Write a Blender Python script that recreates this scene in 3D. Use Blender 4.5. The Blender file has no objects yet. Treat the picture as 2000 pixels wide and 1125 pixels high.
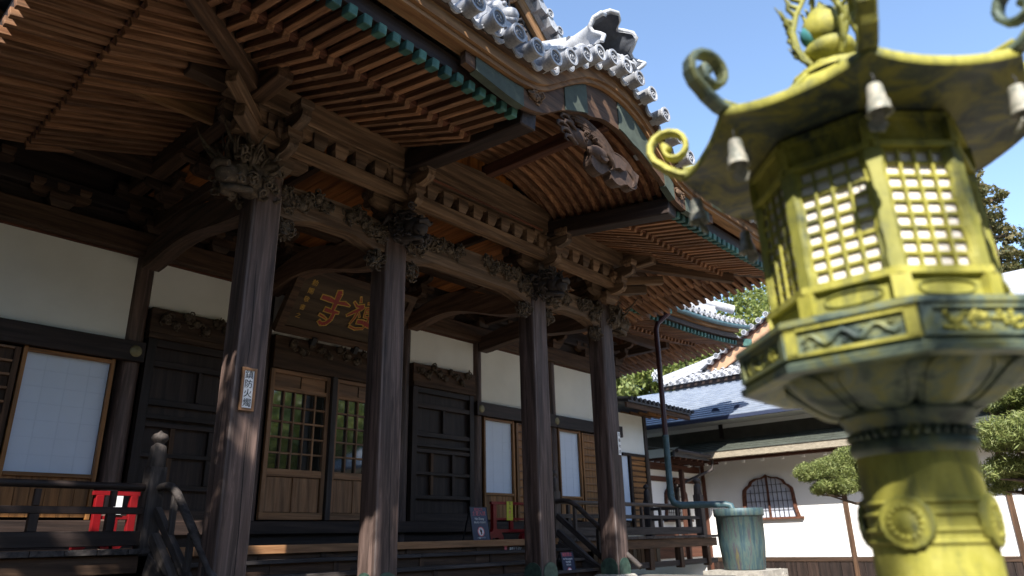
import bpy, math, random
import numpy as np
from mathutils import Matrix, Vector
random.seed(7)
SC = bpy.context.scene
COL = SC.collection
PI = math.pi

# ------------------------------------------------------------------ camera, world, sun, exposure
cam_d = bpy.data.cameras.new('camera')
cam = bpy.data.objects.new('camera', cam_d)
COL.objects.link(cam)
cam_d.lens = 24.794; cam_d.sensor_width = 36.0
cam_d.clip_start = 0.05; cam_d.clip_end = 2000
RC = ((0.664154, -0.747237, -0.023160), (-0.236573, -0.239455, 0.941645), (-0.709178, -0.619918, -0.335811))
_r = Vector(RC[0]); _u = Vector(RC[1]); _b = Vector(RC[2])
cam.matrix_world = Matrix(((_r.x, _u.x, _b.x, 0), (_r.y, _u.y, _b.y, 0), (_r.z, _u.z, _b.z, 1.5), (0, 0, 0, 1)))
cam_d.dof.use_dof = True
cam_d.dof.focus_distance = 9.0
cam_d.dof.aperture_fstop = 1.4
SC.camera = cam

SUN = Vector((-0.92, -0.61, 1.0)).normalized()          # towards the sun
world = bpy.data.worlds.new('World'); SC.world = world; world.use_nodes = True
wn = world.node_tree; wn.nodes.clear()
w_o = wn.nodes.new('ShaderNodeOutputWorld'); w_b = wn.nodes.new('ShaderNodeBackground')
w_s = wn.nodes.new('ShaderNodeTexSky'); w_s.sky_type = 'NISHITA'; w_s.sun_disc = False
w_s.sun_elevation = math.asin(SUN.z)
w_s.sun_rotation = math.atan2(SUN.x, SUN.y)
w_s.air_density = 1.0; w_s.dust_density = 0.35; w_s.ozone_density = 1.3; w_s.altitude = 200
w_b.inputs['Strength'].default_value = 0.15
wn.links.new(w_s.outputs[0], w_b.inputs[0]); wn.links.new(w_b.outputs[0], w_o.inputs[0])
sun_d = bpy.data.lights.new('sun', 'SUN'); sun = bpy.data.objects.new('sun', sun_d); COL.objects.link(sun)
sun_d.energy = 4.8; sun_d.angle = math.radians(0.53); sun_d.color = (1.0, 0.95, 0.86)
sun.rotation_euler = SUN.to_track_quat('Z', 'Y').to_euler()
SC.view_settings.view_transform = 'Standard'; SC.view_settings.look = 'None'
SC.view_settings.gamma = 1.0; SC.view_settings.exposure = 1.25
SC.view_settings.use_curve_mapping = False
SC.render.engine = 'CYCLES'
SC.cycles.max_bounces = 8; SC.cycles.diffuse_bounces = 4; SC.cycles.glossy_bounces = 3
SC.cycles.transmission_bounces = 4; SC.cycles.transparent_max_bounces = 8
SC.cycles.use_denoising = True

# ------------------------------------------------------------------ node materials
class NT:
    def __init__(s, name):
        s.m = bpy.data.materials.new(name); s.m.use_nodes = True
        s.t = s.m.node_tree; s.n = s.t.nodes; s.l = s.t.links
        s.b = s.n['Principled BSDF']
        s.tc = s.n.new('ShaderNodeTexCoord')
    def new(s, t, **k):
        n = s.n.new(t)
        for a, v in k.items(): setattr(n, a, v)
        return n
    def link(s, a, b): s.l.new(a, b)
    def mapping(s, scale, src=None, rnd=0.0):
        src = src or s.tc.outputs['Object']
        if rnd:
            oi = s.new('ShaderNodeObjectInfo'); mm = s.new('ShaderNodeVectorMath', operation='ADD')
            sc = s.new('ShaderNodeMath', operation='MULTIPLY'); sc.inputs[1].default_value = rnd
            s.link(oi.outputs['Random'], sc.inputs[0]); s.link(src, mm.inputs[0]); s.link(sc.outputs[0], mm.inputs[1]); src = mm.outputs[0]
        mp = s.new('ShaderNodeMapping'); mp.inputs['Scale'].default_value = scale
        s.link(src, mp.inputs['Vector']); return mp.outputs[0]
    def noise(s, vec, scale, detail=5, rough=0.6, dist=0.0):
        n = s.new('ShaderNodeTexNoise'); n.inputs['Scale'].default_value = scale
        n.inputs['Detail'].default_value = detail; n.inputs['Roughness'].default_value = rough
        n.inputs['Distortion'].default_value = dist
        if vec is not None: s.link(vec, n.inputs['Vector'])
        return n.outputs['Fac']
    def ramp(s, fac, stops):
        r = s.new('ShaderNodeValToRGB'); e = r.color_ramp.elements
        while len(e) > 1: e.remove(e[0])
        e[0].position = stops[0][0]; e[0].color = (*stops[0][1], 1)
        for p, c in stops[1:]:
            k = e.new(p); k.color = (*c, 1)
        s.link(fac, r.inputs[0]); return r.outputs[0]
    def mix(s, fac, a, b, mode='MIX'):
        n = s.new('ShaderNodeMix', data_type='RGBA', blend_type=mode)
        for v, i in ((fac, 0), (a, 6), (b, 7)):
            if isinstance(v, (int, float)): n.inputs[i].default_value = v
            elif isinstance(v, tuple): n.inputs[i].default_value = (*v, 1)
            else: s.link(v, n.inputs[i])
        return n.outputs[2]
    def mul(s, a, k):
        n = s.new('ShaderNodeMath', operation='MULTIPLY'); n.inputs[1].default_value = k; s.link(a, n.inputs[0]); return n.outputs[0]
    def bump(s, h, strength=0.4, dist=0.01):
        b = s.new('ShaderNodeBump'); b.inputs['Strength'].default_value = strength; b.inputs['Distance'].default_value = dist
        s.link(h, b.inputs['Height']); s.link(b.outputs[0], s.b.inputs['Normal'])
    def out(s, col=None, rough=None, metal=None, spec=None):
        for v, k in ((col, 'Base Color'), (rough, 'Roughness'), (metal, 'Metallic'), (spec, 'Specular IOR Level')):
            if v is None: continue
            if isinstance(v, tuple): s.b.inputs[k].default_value = (*v, 1)
            elif isinstance(v, (int, float)): s.b.inputs[k].default_value = v
            else: s.link(v, s.b.inputs[k])
        return s.m

def wood(name, dark, mid, light, axis='x', rough=0.75, bump=0.5, ls=1.0, crack=0.6):
    t = NT(name)
    st = {'x': (0.9, 14, 14), 'y': (14, 0.9, 14), 'z': (14, 14, 0.9)}[axis]
    v = t.mapping(tuple(a * ls for a in st), rnd=37.0)
    g = t.noise(v, 1.6, 7, 0.68, 0.9)
    v2 = t.mapping(tuple(a * ls * 0.22 for a in st), rnd=11.0)
    g2 = t.noise(v2, 2.0, 3, 0.55, 1.6)
    wv = t.new('ShaderNodeTexWave'); wv.wave_type = 'BANDS'; wv.bands_direction = 'DIAGONAL'
    wv.inputs['Scale'].default_value = 1.1; wv.inputs['Distortion'].default_value = 7.0
    wv.inputs['Detail'].default_value = 3; wv.inputs['Detail Scale'].default_value = 0.7
    t.link(v2, wv.inputs['Vector'])
    c = t.ramp(g, [(0.28, dark), (0.5, mid), (0.72, light)])
    c2 = t.ramp(g2, [(0.35, tuple(x * 0.62 for x in mid)), (0.65, light)])
    c = t.mix(0.42, c, c2)
    wr = t.ramp(wv.outputs['Fac'], [(0.0, (0.55, 0.55, 0.55)), (0.35, (1, 1, 1)), (1, (1.05, 1.02, 1))])
    c = t.mix(0.7, c, wr, 'MULTIPLY')
    oi = t.new('ShaderNodeObjectInfo')
    rv = t.ramp(oi.outputs['Random'], [(0, (0.72, 0.72, 0.74)), (0.5, (1, 0.97, 0.95)), (1, (1.28, 1.2, 1.1))])
    c = t.mix(1.0, c, rv, 'MULTIPLY')
    t.out(c, rough)
    t.b.inputs['Specular IOR Level'].default_value = 0.35
    ad = t.new('ShaderNodeMath', operation='ADD'); t.link(g, ad.inputs[0]); t.link(t.mul(wv.outputs['Fac'], 0.5), ad.inputs[1])
    t.bump(ad.outputs[0], bump, 0.006)
    return t.m

def plain(name, col, rough=0.7, var=0.15, scale=6, metal=0.0, bump=0.0, col2=None):
    t = NT(name); v = t.mapping((1, 1, 1), rnd=9.0)
    n = t.noise(v, scale, 6, 0.6)
    c2 = col2 or tuple(min(1, x * (1 + var)) for x in col)
    c = t.ramp(n, [(0.3, tuple(x * (1 - var) for x in col)), (0.7, c2)])
    t.out(c, rough, metal)
    if bump: t.bump(t.noise(v, scale * 5, 5, 0.7), bump, 0.006)
    return t.m

M = {}
M['pillar'] = wood('weathered_pillar_wood', (0.008, 0.006, 0.0065), (0.05, 0.032, 0.028), (0.20, 0.145, 0.13), rough=0.6, bump=1.0, ls=0.75)
M['pillaredge'] = wood('pale_pillar_edge', (0.03, 0.022, 0.024), (0.11, 0.085, 0.083), (0.26, 0.215, 0.20), rough=0.6, bump=0.8, ls=0.8)  # paler wood for the pillar chamfers
M['wood'] = wood('dark_brown_wood', (0.016, 0.009, 0.006), (0.055, 0.03, 0.018), (0.125, 0.075, 0.046), ls=1.2)
M['wooddark'] = wood('old_dark_wood', (0.007, 0.0045, 0.004), (0.02, 0.0125, 0.011), (0.05, 0.034, 0.029), ls=1.0, rough=0.6)
M['rafter'] = wood('rafter_wood', (0.04, 0.015, 0.0075), (0.17, 0.074, 0.034), (0.42, 0.24, 0.135), ls=1.3)
M['grey'] = wood('silvered_grey_wood', (0.011, 0.010, 0.0105), (0.042, 0.036, 0.036), (0.115, 0.10, 0.094), ls=1.2)
M['beam'] = wood('pale_brown_beam_wood', (0.022, 0.013, 0.008), (0.095, 0.056, 0.033), (0.28, 0.19, 0.125), ls=0.8)
M['fascia'] = wood('honey_brown_wood', (0.08, 0.036, 0.015), (0.24, 0.12, 0.05), (0.42, 0.25, 0.12), ls=0.8)
M['orange'] = wood('orange_boards', (0.10, 0.03, 0.008), (0.26, 0.085, 0.018), (0.36, 0.15, 0.045), ls=0.8)
M['orangeb'] = wood('lit_orange_boards', (0.22, 0.06, 0.012), (0.46, 0.16, 0.03), (0.60, 0.28, 0.08), ls=0.6)  # brighter copy of the orange boards: tympanum glow put into the colour
M['newwood'] = wood('light_new_wood', (0.13, 0.055, 0.017), (0.24, 0.11, 0.034), (0.33, 0.17, 0.065), ls=1.4, rough=0.5)
M['door'] = wood('door_brown_wood', (0.095, 0.046, 0.022), (0.23, 0.12, 0.058), (0.34, 0.20, 0.11), ls=1.2, rough=0.5)
M['redbrown'] = wood('red_brown_trim_wood', (0.045, 0.015, 0.009), (0.09, 0.034, 0.02), (0.15, 0.065, 0.04), ls=1.2)

def carved():
    t = NT('carved_weathered_wood'); v = t.mapping((1, 1, 1), rnd=5)
    n = t.noise(v, 14, 6, 0.7)
    c = t.ramp(n, [(0.3, (0.022, 0.015, 0.010)), (0.55, (0.085, 0.06, 0.04)), (0.75, (0.20, 0.15, 0.10))])
    t.out(c, 0.8); t.bump(t.noise(v, 60, 4, 0.7), 0.5, 0.006); return t.m
M['carved'] = carved()
M['carvedark'] = plain('carved_dark_wood', (0.026, 0.018, 0.016), 0.75, 0.5, 16, bump=0.4)
M['carvebrown'] = plain('brown_pendant_wood', (0.055, 0.030, 0.019), 0.8, 0.5, 16, bump=0.5)
M['plaster'] = plain('white_plaster', (0.77, 0.76, 0.70), 0.9, 0.06, 1.3)
M['plaster2'] = plain('outer_white_plaster', (0.78, 0.77, 0.75), 0.9, 0.05, 0.9)
M['paper'] = plain('shoji_paper', (0.66, 0.73, 0.84), 0.8, 0.02, 3)
def tileM():
    t = NT('silver_grey_roof_tile'); v = t.mapping((1, 1, 1), rnd=21)
    n = t.noise(v, 5, 6, 0.65); n2 = t.noise(v, 40, 4, 0.6)
    c = t.ramp(n, [(0.3, (0.20, 0.21, 0.235)), (0.5, (0.34, 0.35, 0.38)), (0.75, (0.48, 0.485, 0.50))])
    c = t.mix(0.35, c, t.ramp(n2, [(0.35, (0.22, 0.225, 0.25)), (0.6, (0.52, 0.52, 0.53))]))
    oi = t.new('ShaderNodeObjectInfo'); c = t.mix(1.0, c, t.ramp(oi.outputs['Random'], [(0, (0.72, 0.73, 0.76)), (0.5, (1, 1, 1)), (1, (1.15, 1.14, 1.12))]), 'MULTIPLY')
    t.out(c, 0.5); t.bump(n2, 0.25, 0.004); return t.m
M['tile'] = tileM()
M['tiledark'] = plain('dark_tile_relief', (0.075, 0.08, 0.095), 0.6, 0.3, 20)
def verd():
    t = NT('verdigris_copper'); v = t.mapping((1, 1, 1), rnd=15)
    n = t.noise(v, 9, 6, 0.7)
    c = t.ramp(n, [(0.3, (0.02, 0.07, 0.06)), (0.55, (0.045, 0.13, 0.11)), (0.75, (0.10, 0.20, 0.17))])
    oi = t.new('ShaderNodeObjectInfo'); c = t.mix(1.0, c, t.ramp(oi.outputs['Random'], [(0, (0.6, 0.62, 0.66)), (0.5, (1, 1, 1)), (1, (1.35, 1.3, 1.2))]), 'MULTIPLY')
    t.out(c, 0.65, 0.15); t.bump(t.noise(v, 30, 4, 0.6), 0.3, 0.004); return t.m
M['verd'] = verd()
M['platecopper'] = plain('grey_green_copper_plate', (0.05, 0.064, 0.05), 0.85, 0.3, 7, 0.0, 0.1)
def tankM():
    t = NT('patinated_bronze_tank'); v = t.mapping((5, 5, 0.5))
    n = t.noise(v, 2.2, 6, 0.7, 0.5)
    c = t.ramp(n, [(0.28, (0.018, 0.035, 0.045)), (0.43, (0.038, 0.075, 0.095)), (0.52, (0.075, 0.115, 0.105)), (0.60, (0.055, 0.055, 0.08)), (0.72, (0.15, 0.14, 0.055))])
    t.out(c, 0.55, 0.3); t.bump(t.noise(t.mapping((1, 1, 1)), 30, 4, 0.6), 0.2, 0.004); return t.m
M['tank'] = tankM()
M['pipe'] = plain('brown_painted_pipe', (0.045, 0.014, 0.015), 0.4, 0.25, 5)
M['pipegreen'] = plain('blue_green_pipe', (0.04, 0.085, 0.10), 0.5, 0.35, 6)
M['stone'] = plain('granite', (0.30, 0.28, 0.25), 0.9, 0.35, 8, bump=0.5)
M['red'] = plain('red_paint', (0.19, 0.005, 0.008), 0.35, 0.15, 5)
M['yellow'] = plain('yellow_notice', (0.55, 0.54, 0.045), 0.5, 0.03, 4)
M['black'] = plain('black_ink', (0.012, 0.012, 0.014), 0.6, 0.1, 4)
M['navy'] = plain('navy_board', (0.035, 0.045, 0.085), 0.4, 0.08, 4)
M['white'] = plain('white_print', (0.80, 0.80, 0.80), 0.6, 0.02, 4)
M['pinkred'] = plain('red_print', (0.72, 0.16, 0.17), 0.6, 0.03, 4)
M['gold'] = plain('dull_gold', (0.42, 0.25, 0.05), 0.45, 0.2, 12, 0.5)
M['plaquered'] = plain('dark_red_lacquer', (0.26, 0.018, 0.008), 0.45, 0.2, 12)
M['crest'] = plain('aged_brass', (0.20, 0.17, 0.09), 0.5, 0.3, 20, 0.5)
M['bark'] = plain('bark', (0.085, 0.06, 0.045), 0.9, 0.4, 10, bump=0.8)
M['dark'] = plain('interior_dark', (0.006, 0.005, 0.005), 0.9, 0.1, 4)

def glassM():
    t = NT('window_glass'); t.out((0.012, 0.016, 0.014), 0.04); t.b.inputs['Specular IOR Level'].default_value = 0.9
    t.b.inputs['IOR'].default_value = 2.4
    return t.m
M['glass'] = glassM()
def paleglass():
    t = NT('frosted_pale_glass'); t.out((0.50, 0.53, 0.62), 0.25); return t.m
M['paleglass'] = paleglass()

def lanternM():
    t = NT('painted_bronze_lantern'); v = t.mapping((1, 1, 1))
    n = t.noise(v, 3.2, 7, 0.65, 0.6); n2 = t.noise(t.mapping((1, 1, 0.22)), 16, 6, 0.7, 0.5); n3 = t.noise(v, 38, 5, 0.75)
    ad = t.new('ShaderNodeMath', operation='MULTIPLY_ADD'); ad.inputs[1].default_value = 0.45
    t.link(n2, ad.inputs[0]); t.link(t.mul(n, 0.55), ad.inputs[2])
    c = t.ramp(ad.outputs[0], [(0.35, (0.02, 0.03, 0.026)), (0.40, (0.07, 0.085, 0.045)), (0.44, (0.17, 0.17, 0.04)), (0.51, (0.29, 0.275, 0.042)), (0.60, (0.37, 0.345, 0.075)), (0.68, (0.24, 0.27, 0.13))])
    g = t.ramp(n3, [(0.30, (0.45, 0.5, 0.5)), (0.42, (1, 1, 1)), (0.75, (1.08, 1.05, 1.0))]); c = t.mix(0.8, c, g, 'MULTIPLY')
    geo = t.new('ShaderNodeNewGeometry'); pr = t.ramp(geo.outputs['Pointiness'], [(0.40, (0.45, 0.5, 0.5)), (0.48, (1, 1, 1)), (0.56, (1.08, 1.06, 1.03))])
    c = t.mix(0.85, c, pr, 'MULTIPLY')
    t.out(c, 0.68, 0.0); t.bump(n3, 0.35, 0.004); return t.m
M['lantern'] = lanternM()
def lanternD():
    t = NT('shaded_stained_lantern_underside'); v = t.mapping((1, 1, 1)); n = t.noise(v, 6, 6, 0.7, 1.2)  # underside shade put into a darker base, with its own yellow stains
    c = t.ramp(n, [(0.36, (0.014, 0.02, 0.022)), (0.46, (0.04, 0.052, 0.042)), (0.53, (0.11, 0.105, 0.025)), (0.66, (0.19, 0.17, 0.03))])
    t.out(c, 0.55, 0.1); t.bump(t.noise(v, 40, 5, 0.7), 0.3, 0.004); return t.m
M['lanternd'] = lanternD()
def lanternG():
    t = NT('verdigris_lantern_bronze'); v = t.mapping((1, 1, 1))
    n = t.noise(v, 5, 6, 0.65, 1.0)
    c = t.ramp(n, [(0.32, (0.014, 0.024, 0.026)), (0.41, (0.055, 0.08, 0.072)), (0.50, (0.13, 0.165, 0.12)), (0.57, (0.20, 0.205, 0.075)), (0.66, (0.15, 0.19, 0.15))])
    t.out(c, 0.5, 0.15); t.bump(t.noise(v, 45, 5, 0.65), 0.3, 0.003); return t.m
M['lanterng'] = lanternG()
M['bell'] = plain('pale_verdigris_bell', (0.20, 0.23, 0.19), 0.6, 0.45, 45, col2=(0.42, 0.38, 0.31))
M['cream'] = plain('cream_inner_paper', (0.80, 0.74, 0.70), 0.8, 0.06, 10)
M['teal'] = plain('teal_jewel', (0.05, 0.20, 0.22), 0.4, 0.3, 10)

def leafM(name, a, b, c):
    t = NT(name)
    g = t.new('ShaderNodeNewGeometry')
    try: r = g.outputs['Random Per Island']
    except Exception: r = t.noise(None, 5)
    col = t.ramp(r, [(0, a), (0.5, b), (1, c)])
    t.b.inputs['Roughness'].default_value = 0.55
    t.link(col, t.b.inputs['Base Color'])
    tr = t.new('ShaderNodeBsdfTranslucent'); t.link(col, tr.inputs['Color'])
    mx = t.new('ShaderNodeMixShader'); mx.inputs[0].default_value = 0.3
    t.link(t.b.outputs[0], mx.inputs[1]); t.link(tr.outputs[0], mx.inputs[2])
    t.link(mx.outputs[0], t.n['Material Output'].inputs['Surface'])
    return t.m
M['leafy'] = leafM('yellow_green_leaves', (0.08, 0.11, 0.02), (0.15, 0.185, 0.035), (0.23, 0.25, 0.07))
M['leafd'] = leafM('dark_conifer_leaves', (0.03, 0.045, 0.016), (0.055, 0.075, 0.024), (0.09, 0.10, 0.035))
M['leafp'] = leafM('pine_needles', (0.09, 0.12, 0.032), (0.17, 0.21, 0.055), (0.28, 0.30, 0.11))
M['leafc'] = leafM('olive_conifer_leaves', (0.06, 0.065, 0.018), (0.11, 0.10, 0.03), (0.17, 0.13, 0.045))

def blueroof():
    t = NT('blue_grey_roof_shingle')
    oi = t.new('ShaderNodeObjectInfo'); v = t.mapping((1, 1, 1), rnd=13)
    n = t.noise(v, 3, 4, 0.6)
    c = t.ramp(n, [(0.3, (0.17, 0.20, 0.26)), (0.7, (0.27, 0.305, 0.36))])
    t.out(c, 0.42, 0.1); return t.m
M['blueroof'] = blueroof()

# ------------------------------------------------------------------ geometry helpers
WM = {}
def link(o, parent=None, mat=None, Mw=None, name=None):
    COL.objects.link(o)
    Mw = Mw if Mw is not None else Matrix.Identity(4)
    WM[o] = Mw
    if parent is not None:
        o.parent = parent
        o.matrix_parent_inverse = WM[parent].inverted()
    o.matrix_basis = Mw
    return o
def tag(o, label=None, cat=None, group=None, kind=None):
    if label: o['label'] = label
    if cat: o['category'] = cat
    if group: o['group'] = group
    if kind: o['kind'] = kind
    return o
def thing(name, loc, label, cat, group=None, rz=0.0):
    o = bpy.data.objects.new(name, None); o.empty_display_size = 0.3
    link(o, None, None, Matrix.Translation(Vector(loc)) @ Matrix.Rotation(rz, 4, 'Z'))
    return tag(o, label, cat, group)

class MB:
    def __init__(s): s.v = []; s.f = []; s.sm = []
    def add(s, vs, fs, smooth=False):
        k = len(s.v); s.v += [tuple(p) for p in vs]
        s.f += [tuple(i + k for i in f) for f in fs]; s.sm += [smooth] * len(fs); return s
    def box(s, c, d, R=None, taper=None):
        x, y, z = d[0] / 2, d[1] / 2, d[2] / 2; t = taper or 1.0
        P = [(-x * t, -y * t, -z), (x * t, -y * t, -z), (x * t, y * t, -z), (-x * t, y * t, -z), (-x, -y, z), (x, -y, z), (x, y, z), (-x, y, z)]
        if R is not None: P = [R @ Vector(p) for p in P]
        P = [(p[0] + c[0], p[1] + c[1], p[2] + c[2]) for p in P]
        return s.add(P, [(0, 3, 2, 1), (4, 5, 6, 7), (0, 1, 5, 4), (1, 2, 6, 5), (2, 3, 7, 6), (3, 0, 4, 7)])
    def bb(s, x0, x1, y0, y1, z0, z1): return s.box(((x0 + x1) / 2, (y0 + y1) / 2, (z0 + z1) / 2), (abs(x1 - x0), abs(y1 - y0), abs(z1 - z0)))
    def beam(s, p0, p1, w, h, up=(0, 0, 1)):
        p0 = Vector(p0); p1 = Vector(p1); d = p1 - p0; L = d.length
        Rm = frame(d, up); return s.box(((p0 + p1) / 2), (L, w, h), Rm)
    def tube(s, pts, rad, seg=8, cap=True, smooth=True):
        pts = [Vector(p) for p in pts]; n = len(pts)
        if not hasattr(rad, '__len__'): rad = [rad] * n
        vs = []; up = None
        for i, p in enumerate(pts):
            d = (pts[min(i + 1, n - 1)] - pts[max(i - 1, 0)])
            if d.length < 1e-9: d = Vector((0, 0, 1))
            d.normalize()
            if up is None: up = Vector((0, 0, 1)) if abs(d.z) < 0.9 else Vector((1, 0, 0))
            a = d.cross(up)
            if a.length < 1e-4: a = d.orthogonal()
            a.normalize(); b = a.cross(d).normalized(); up = b
            for k in range(seg):
                t = 2 * PI * k / seg
                vs.append(p + (a * math.cos(t) + b * math.sin(t)) * rad[i])
        fs = [(i * seg + k, i * seg + (k + 1) % seg, (i + 1) * seg + (k + 1) % seg, (i + 1) * seg + k) for i in range(n - 1) for k in range(seg)]
        s.add(vs, fs, smooth)
        if cap: s.add(vs[:seg], [tuple(range(seg))]); s.add(vs[-seg:], [tuple(range(seg))[::-1]])
        return s
    def lathe(s, prof, seg=24, o=(0, 0, 0), phase=0.0, smooth=True, capb=False, capt=False):
        vs = []; n = len(prof)
        for r, z in prof:
            for k in range(seg):
                a = phase + 2 * PI * k / seg; vs.append((o[0] + r * math.cos(a), o[1] + r * math.sin(a), o[2] + z))
        fs = [(i * seg + k, i * seg + (k + 1) % seg, (i + 1) * seg + (k + 1) % seg, (i + 1) * seg + k) for i in range(n - 1) for k in range(seg)]
        s.add(vs, fs, smooth)
        if capb: s.add(vs[:seg], [tuple(range(seg))[::-1]])
        if capt: s.add(vs[-seg:], [tuple(range(seg))])
        return s
    def prism(s, poly, d, R=None, o=(0, 0, 0)):
        # poly in local xz, extruded along local y by d
        n = len(poly); P = [(x, 0, z) for x, z in poly] + [(x, d, z) for x, z in poly]
        if R is not None: P = [R @ Vector(p) for p in P]
        P = [(p[0] + o[0], p[1] + o[1], p[2] + o[2]) for p in P]
        return s.add(P, [tuple(range(n)), tuple(range(2 * n - 1, n - 1, -1))] + [(i, i + n, (i + 1) % n + n, (i + 1) % n) for i in range(n)])
    def strip(s, lo, hi, y0, y1, cl=True):
        # profile strip between curves lo and hi (lists of (x,z)) from y0 to y1
        n = len(lo); P = []
        for (a, b), (c, d) in zip(lo, hi): P += [(a, y0, b), (c, y0, d), (c, y1, d), (a, y1, b)]
        f = []
        for i in range(n - 1):
            k = i * 4; m = k + 4
            f += [(k, m, m + 1, k + 1), (k + 1, m + 1, m + 2, k + 2), (k + 2, m + 2, m + 3, k + 3), (k + 3, m + 3, m, k)]
        f += [(0, 1, 2, 3), (4 * n - 4, 4 * n - 1, 4 * n - 2, 4 * n - 3)]
        return s.add(P, f)
    def ball(s, c, r, seg=10, rings=7, jit=0.0, rnd=random):
        rr = r if hasattr(r, '__len__') else (r, r, r); vs = []; fs = []
        for i in range(rings + 1):
            th = PI * i / rings
            for k in range(seg):
                a = 2 * PI * k / seg; j = 1 + jit * (rnd.random() - 0.5)
                vs.append((c[0] + rr[0] * j * math.sin(th) * math.cos(a), c[1] + rr[1] * j * math.sin(th) * math.sin(a), c[2] + rr[2] * j * math.cos(th)))
        for i in range(rings):
            for k in range(seg): fs.append((i * seg + k, (i + 1) * seg + k, (i + 1) * seg + (k + 1) % seg, i * seg + (k + 1) % seg))
        return s.add(vs, fs, True)
    def curl(s, c, R, r, turns=1.3, w=0.02, seg=6, n=11):
        # spiral scroll in plane given by matrix R (local xz), at c
        pts = []; rad = []
        for i in range(n):
            t = i / (n - 1); a = t * turns * 2 * PI; q = r * (1 - 0.78 * t)
            pts.append(Vector(c) + R @ Vector((math.cos(a) * q, 0.25 * r * t, math.sin(a) * q))); rad.append(w * (1 - 0.5 * t))
        return s.tube(pts, rad, seg)
    def mesh(s, name, mat):
        me = bpy.data.meshes.new(name); me.from_pydata(s.v, [], s.f)
        me.polygons.foreach_set('use_smooth', s.sm); me.materials.append(mat); me.update(); return me
    def build(s, name, mat, parent=None, Mw=None):
        return link(bpy.data.objects.new(name, s.mesh(name, mat)), parent, None, Mw)

def frame(d, up=(0, 0, 1)):
    x = Vector(d).normalized(); u = Vector(up)
    y = u.cross(x)
    if y.length < 1e-4: y = Vector((0, 1, 0)).cross(x) if abs(x.y) < 0.9 else Vector((1, 0, 0))
    y.normalize(); z = x.cross(y)
    return Matrix((x, y, z)).transposed()
CACHE = {}
def beam(name, p0, p1, w, h, mat, parent=None, up=(0, 0, 1), ch=None):
    """one timber: local X is its length, edges chamfered; alike timbers share mesh data"""
    p0 = Vector(p0); p1 = Vector(p1); L = (p1 - p0).length
    if ch is None: ch = min(w, h) * 0.06
    key = (round(L, 2), round(w, 3), round(h, 3), mat.name, round(ch, 4))
    me = CACHE.get(key)
    if me is None:
        c = ch; hw, hh = w / 2, h / 2
        ring = [(-hw + c, -hh), (hw - c, -hh), (hw, -hh + c), (hw, hh - c), (hw - c, hh), (-hw + c, hh), (-hw, hh - c), (-hw, -hh + c)]
        ri = [(a * (1 - min(.5, c / hw)), b * (1 - min(.5, c / hh))) for a, b in ring]
        Lr = key[0]
        st = [(-Lr / 2, ri), (-Lr / 2 + c, ring), (Lr / 2 - c, ring), (Lr / 2, ri)]
        b = MB(); vs = [(x, p[0], p[1]) for x, r in st for p in r]
        fs = [(i * 8 + k, i * 8 + (k + 1) % 8, (i + 1) * 8 + (k + 1) % 8, (i + 1) * 8 + k) for i in range(3) for k in range(8)]
        fs = [f[::-1] for f in fs]
        fs += [tuple(range(8)), tuple(range(31, 23, -1))]
        b.add(vs, fs); me = b.mesh(name, mat); CACHE[key] = me
    Mw = Matrix.Translation((p0 + p1) / 2) @ frame(p1 - p0, up).to_4x4()
    return link(bpy.data.objects.new(name, me), parent, None, Mw)
def bbx(name, x0, x1, y0, y1, z0, z1, mat, parent=None, long='x', ch=None):
    """axis-aligned timber given by its bounds"""
    cx, cy, cz = (x0 + x1) / 2, (y0 + y1) / 2, (z0 + z1) / 2
    if long == 'x': return beam(name, (x0, cy, cz), (x1, cy, cz), y1 - y0, z1 - z0, mat, parent, ch=ch)
    if long == 'y': return beam(name, (cx, y0, cz), (cx, y1, cz), x1 - x0, z1 - z0, mat, parent, ch=ch)
    return beam(name, (cx, cy, z0), (cx, cy, z1), x1 - x0, y1 - y0, mat, parent, up=(0, 1, 0), ch=ch)
def inst(name, me, Mw, parent=None): return link(bpy.data.objects.new(name, me), parent, None, Mw)
def T(x, y, z): return Matrix.Translation((x, y, z))
def RZ(a): return Matrix.Rotation(a, 4, 'Z')
def RX(a): return Matrix.Rotation(a, 4, 'X')
def RY(a): return Matrix.Rotation(a, 4, 'Y')

def text(name, body, size, mat, parent, Mw, ext=0.001, align='CENTER', spacing=1.0, line=1.0):
    cu = bpy.data.curves.new(name, 'FONT'); cu.body = body; cu.size = size; cu.extrude = ext
    cu.align_x = align; cu.align_y = 'CENTER'; cu.space_character = spacing; cu.space_line = line; cu.resolution_u = 3
    o = bpy.data.objects.new(name + '_src', cu); COL.objects.link(o)
    bpy.context.view_layer.update()
    me = bpy.data.meshes.new_from_object(o.evaluated_get(bpy.context.evaluated_depsgraph_get()))
    bpy.data.objects.remove(o); me.materials.clear(); me.materials.append(mat)
    return inst(name, me, Mw, parent)
# text matrix: facing -Y (readable from -Y side)
TY = Matrix(((1, 0, 0, 0), (0, 0, -1, 0), (0, 1, 0, 0), (0, 0, 0, 1)))

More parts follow.
